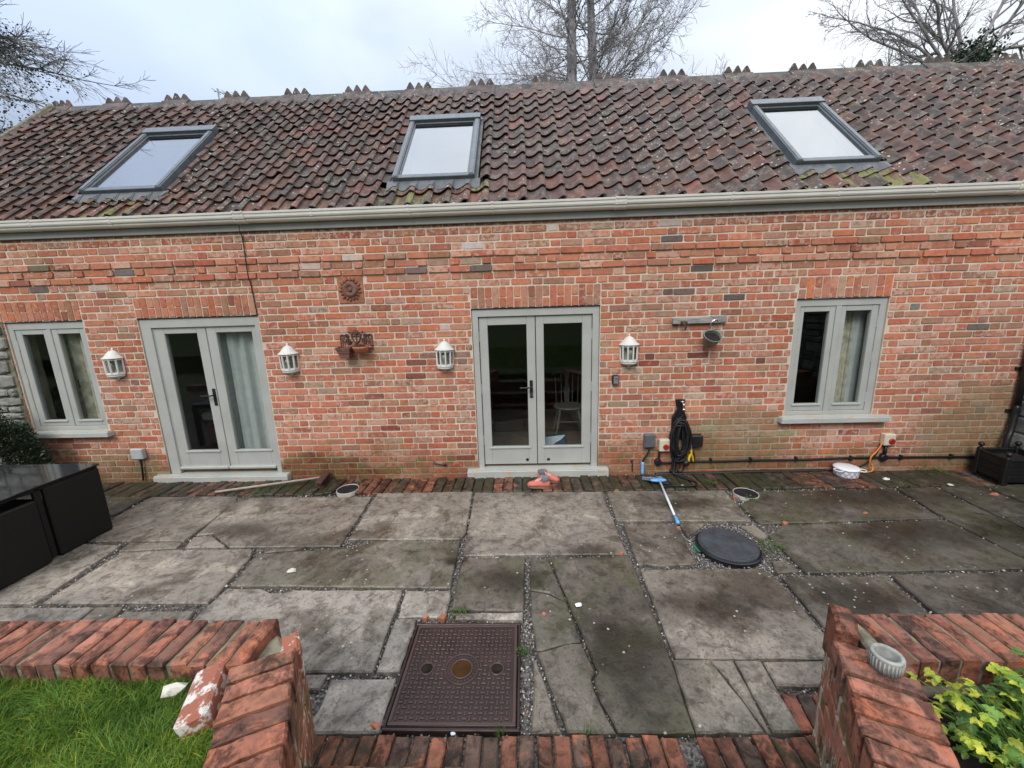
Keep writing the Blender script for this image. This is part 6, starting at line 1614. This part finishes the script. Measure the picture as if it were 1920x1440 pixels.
for c, rd in (((1.90, -3.07, .60), (.13, .11, .12)), ((1.99, -3.14, .62), (.15, .12, .14)), ((1.84, -3.10, .55), (.10, .08, .08)), ((2.1, -3.2, .6), (.2, .15, .15))): scatter(g, c, rd, 1100, .020, r, .2)
tag(g.build('foliage', MAT['greyleaf'], sh), kind='stuff')
g = G()
for k in range(9): g.tube([(1.93, -3.09, .46), (1.93 + r.uniform(-.08, .12), -3.1 + r.uniform(-.06, .06), .6)], .004, 5)
g.build('stem', MAT['bark'], sh)
sh = thing('dark_shrub', 'dark green conifer like shrub behind the patio table at the far left', 'shrub', (-5.75, -.35, 0))
g = G()
for c, rd, n in (((-5.72, -.36, .42), (.36, .28, .34), 5200), ((-5.62, -.36, .66), (.20, .18, .20), 2600), ((-5.92, -.34, .84), (.20, .18, .26), 2200), ((-5.46, -.36, .34), (.18, .18, .22), 1600)): scatter(g, c, rd, n, .034, r, .25)
tag(g.build('foliage', MAT['shrub'], sh), kind='stuff')
g = G(); g.tube([(-5.75, -.35, -.03), (-5.74, -.35, .5)], .03, 7); g.tube([(-5.74, -.35, .2), (-5.9, -.35, .8)], .014, 6); g.build('trunk', MAT['bark'], sh)

def weed(label, c, n, rad, h, seed, grassy=False):
    t = thing('weed', label, 'weed', c); q = random.Random(seed); g = G()
    for i in range(n):
        a = q.uniform(0, 6.28); rr = rad * math.sqrt(q.random()); p = Vector(c) + Vector((rr * math.cos(a), rr * math.sin(a), q.uniform(.2, 1) * h * (1 - .5 * rr / rad)))
        u = Vector((math.cos(a + q.uniform(-.8, .8)), math.sin(a + q.uniform(-.8, .8)), q.uniform(-.3, .8))).normalized(); v = Vector((0, 0, 1)).cross(u).normalized(); s = q.uniform(.010, .020); t_ = q.uniform(.6, 1.3); g.col = (t_, t_, t_ * .8, 0)
        if grassy: s *= 2.6; g.F(g.V(p - v * .0015), g.V(p + v * .0015), g.V(p + u * s * .5 + Vector((0, 0, s))))
        else: g.F(g.V(p), g.V(p + u * s * .5 + v * s * .35), g.V(p + u * s), g.V(p + u * s * .5 - v * s * .35))
    tag(g.build('leaves', MAT['weed'], t), kind='stuff')
    g = G()
    for i in range(6):
        a = q.uniform(0, 6.28); g.tube([c, (c[0] + rad * .6 * math.cos(a), c[1] + rad * .6 * math.sin(a), c[2] + h * .7)], .0012, 4)
    g.build('stem', MAT['weed'], t)
for lab, c, n, rad, h, s in (('low green weed under the wooden broom pole', (-2.92, -.375, 0), 150, .17, .05, 1), ('green weed on the bricks above the wooden broom pole', (-2.72, -.25, 0), 70, .11, .04, 2), ('leafy green weed touching the right edge of the round black cover', (1.885, -1.43, 0), 130, .085, .06, 3), ('green weed on the bricks between the hose and the round drain', (1.945, -.33, 0), 60, .055, .07, 4), ('small green weed at the front of the bricks right of the casserole', (3.83, -.415, 0), 50, .065, .05, 5), ('dark green weeds at the wall foot beside the box planter', (4.42, -.14, 0), 130, .17, .06, 6), ('small weed at the top left of the manhole gravel', (-.455, -2.075, 0), 50, .04, .04, 7), ('small weed in the gravel right of the manhole', (-.045, -2.35, 0), 40, .035, .03, 8), ('small weed in front of the white rimmed drain on the right', (2.18, -.66, 0), 45, .06, .04, 9)): weed(lab, c, n, rad, h, s)
weed('thin grass tuft between the manhole and the step bricks', (-.145, -2.80, .0), 30, .03, .05, 10, True)
weed('small grass tuft in the slab joint above the step bricks', (.235, -2.79, .0), 24, .03, .04, 11, True)

# moss cushions on the tiles
for x, s in ((.52, 1.17), (1.72, .93), (-.12, 1.20), (-.40, 1.35), (-.41, 1.20), (1.45, .70), (2.55, 1.02), (2.74, .62), (2.68, 1.30), (4.0, 2.05), (1.02, 1.96), (3.9, 1.75)):
    g = G(); u = ((x - X0) / TW) % 1.0; p = roof(x, s, tile_h(u) + .022); g.rock(p, r.uniform(.020, .034), r, (1.5, .9, .55)); g.build('moss_clump', MAT['moss'], roofm)

# ================================================================== TREES BEHIND THE HOUSE
class Tree:
    def __init__(s, seed): s.S = []; s.r = np.random.default_rng(seed); s.tips = []
    def limb(s, p, d, L, r0, r1, n, wob=.12, up=0.0, keep=True):
        p = np.array(p, float); d = np.array(d, float); d /= np.linalg.norm(d); pts = [(p, d, r0)]
        for i in range(n):
            d = d + s.r.normal(0, wob, 3) + np.array((0, 0, up)); d /= np.linalg.norm(d)
            q = p + d * L / n; ra = r0 + (r1 - r0) * i / n; rb = r0 + (r1 - r0) * (i + 1) / n
            s.S.append((*p, *q, ra, rb)); p = q; pts.append((p, d, rb))
        return pts
    def side(s, d, ang):
        a = np.cross(d, s.r.normal(0, 1, 3)); a /= np.linalg.norm(a) + 1e-9
        return d * math.cos(ang) + a * math.sin(ang)
    def spray(s, pts, depth, L, ratio, per, ang, rmin, up, n=4, wob=.16, start=.25):
        if depth == 0: return
        m = len(pts) - 1
        for k in range(per):
            t = start + (1 - start) * (k + s.r.random()) / per; i = min(int(t * m), m); p, d, rr = pts[i]
            l = L * s.r.uniform(.6, 1.15) * (1.15 - .55 * t)
            q = s.limb(p, s.side(d, ang * s.r.uniform(.7, 1.25)), l, max(rr * .62, rmin), rmin, n, wob, up)
            s.spray(q, depth - 1, l * ratio, ratio, max(3, int(per * .72)), ang, max(rmin * .8, .0045), up, max(2, n - 1), wob * 1.15, .15)
    def mesh(s, segs, k=3):
        S = np.array(segs, float); n = len(S); P, Q, ra, rb = S[:, 0:3], S[:, 3:6], S[:, 6], S[:, 7]
        D = Q - P; D /= np.linalg.norm(D, axis=1, keepdims=True) + 1e-9
        ref = np.where(np.abs(D[:, 2:3]) > .9, np.array([[1., 0, 0]]), np.array([[0, 0, 1.]])); U = np.cross(D, ref); U /= np.linalg.norm(U, axis=1, keepdims=True); W = np.cross(D, U)
        a = 2 * np.pi * np.arange(k) / k; O = U[:, None] * np.cos(a)[None, :, None] + W[:, None] * np.sin(a)[None, :, None]
        V = np.concatenate([P[:, None] + O * ra[:, None, None], Q[:, None] + O * rb[:, None, None]], 1).reshape(-1, 3)
        f = np.array([(i, (i + 1) % k, k + (i + 1) % k, k + i) for i in range(k)]); return V, (f[None] + 2 * k * np.arange(n)[:, None, None]).reshape(-1, 4)
def ivy(pts, n, spread, size, seed):
    q = np.random.default_rng(seed); P = np.array(pts)[q.integers(0, len(pts), n)] + q.normal(0, spread, (n, 3))
    u = q.normal(0, 1, (n, 3)); u /= np.linalg.norm(u, axis=1, keepdims=True); v = np.cross(u, q.normal(0, 1, (n, 3))); v /= np.linalg.norm(v, axis=1, keepdims=True)
    s = (size * q.uniform(.6, 1.3, n))[:, None]; V = np.stack([P - u * s, P - v * s * .7, P + u * s, P + v * s * .7], 1).reshape(-1, 3)
    c = np.concatenate([np.repeat(q.uniform(.5, 1.3, (n, 1)), 3, 1), np.zeros((n, 1))], 1); return V, np.arange(4 * n).reshape(-1, 4), c

def conifer(base, lean, H, seed, R, z0, label, nb):
    root = thing('bare_tree', label, 'tree', base); t = Tree(seed); tr = Tree(seed + 1)
    pts = tr.limb(base, (lean, 0, 1), H, .40, .07, 40, .008)
    V, F = tr.mesh(tr.S, 9); np_mesh('trunk', V, F, MAT['bark'], root, None, True)
    r = t.r
    for k in range(nb):
        f = z0 + (1 - z0) * (k + r.random()) / nb; i = min(int(f * 40), 39); p, d, rr = pts[i]
        a = r.uniform(0, 2 * PI); L = R * (1.05 - .72 * ((f - z0) / (1 - z0))) * r.uniform(.7, 1.1)
        q = t.limb(p, (math.cos(a), math.sin(a) * .8, r.uniform(-.1, .75)), L, .026 + .012 * r.random(), .006, 11, .09, .045)
        t.spray(q, 2, L * .32, .45, 17, .75, .0042, .03, 4, .17, .22)
    V, F = t.mesh(t.S, 3); np_mesh('crown', V, F, MAT['bark'], root)
    V, F, C = ivy([p[0] for p in pts[14:32]], 900, .20, .035, seed); np_mesh('ivy', V, F, MAT['ivy'], root, C)
conifer((2.30, 14.0, -.1), -.016, 19.5, 41, 6.8, .42, 'tall bare tree behind the roof, left trunk of the pair', 60)
conifer((3.80, 14.6, -.1), -.016, 19.0, 57, 5.0, .44, 'tall bare tree behind the roof, right trunk of the pair', 54)

root = thing('bare_tree', 'spreading bare tree with ivy round its fork at the top right', 'tree', (18.6, 14.5, -.1)); t = Tree(91); tr = Tree(92)
pts = tr.limb((18.6, 14.5, -.1), (0, 0, 1), 11.2, .50, .36, 14, .012)
V, F = tr.mesh(tr.S, 9); np_mesh('trunk', V, F, MAT['bark'], root, None, True)
top_p = pts[-1][0]; lim = []
for dx, dy, dz, L in ((-1, -.1, .22, 6.4), (-1, .2, .55, 6.2), (-.7, -.2, .85, 6.0), (-.25, .1, 1, 6.5), (.25, -.1, 1, 6.5), (.75, .1, .7, 5.5), (1, -.1, .3, 5.5), (-.9, .3, .02, 5.6), (-.5, .3, .75, 5.5), (-.95, -.25, .38, 5.2)):
    q = t.limb(top_p + t.r.normal(0, .15, 3) - np.array((0, 0, t.r.uniform(0, .8))), (dx, dy, dz), L, .085, .012, 12, .11, .012); lim.append(q)
    t.spray(q, 3, L * .36, .52, 11, .70, .0052, .015, 5, .19, .18)
V, F = t.mesh(t.S, 4); np_mesh('crown', V, F, MAT['bark'], root)
iv = [p[0] for p in pts[9:]] + [top_p] * 4 + [p[0] for l in lim for p in l[:2]]
V, F, C = ivy(iv, 4800, .32, .06, 6); np_mesh('ivy', V, F, MAT['ivy'], root, C)

root = thing('leaning_tree', 'bare tree with drooping ivy clad branches at the upper left edge', 'tree', (-17.5, 7.5, -.1)); t = Tree(123); tr = Tree(124)
pts = tr.limb((-17.5, 7.5, -.1), (.05, 0, 1), 15.5, .5, .12, 20, .02)
V, F = tr.mesh(tr.S, 9); np_mesh('trunk', V, F, MAT['bark'], root, None, True)
lim = []
for k in range(30):
    p = pts[int(8 + 12 * k / 30)][0]
    q = t.limb(p + t.r.normal(0, .2, 3), (1, t.r.uniform(-.45, .15), t.r.uniform(.05, .40)), t.r.uniform(4.6, 6.4) - .04 * k, .05, .008, 14, .07, -.062); lim.append(q)
    t.spray(q, 2, 1.7, .48, 18, .50, .0045, -.03, 4, .15, .2)
V, F = t.mesh(t.S, 3); np_mesh('crown', V, F, MAT['bark'], root)
V, F, C = ivy([p[0] for l in lim[2:22] for p in l[3:11]], 14000, .26, .034, 16); np_mesh('ivy', V, F, MAT['ivy'], root, C)

ae = thing('tv_aerial', 'thin television aerial standing beyond the roof ridge on the left', 'aerial', (-7.15, 6, 0))
g = G(); g.tube([(-7.16, 6, -.08), (-7.16, 6, 7.22)], .018, 6); g.build('mast', MAT['palegrey'], ae)
g = G(); g.tube([(-7.25, 6, 7.17), (-6.60, 6, 7.02)], .012, 5)
for k in range(6): u = k / 5; g.tube([(-7.2 + .58 * u, 5.85, 7.16 - .135 * u), (-7.2 + .58 * u, 6.15, 7.16 - .135 * u)], .006, 4)
g.build('boom', MAT['palegrey'], ae)
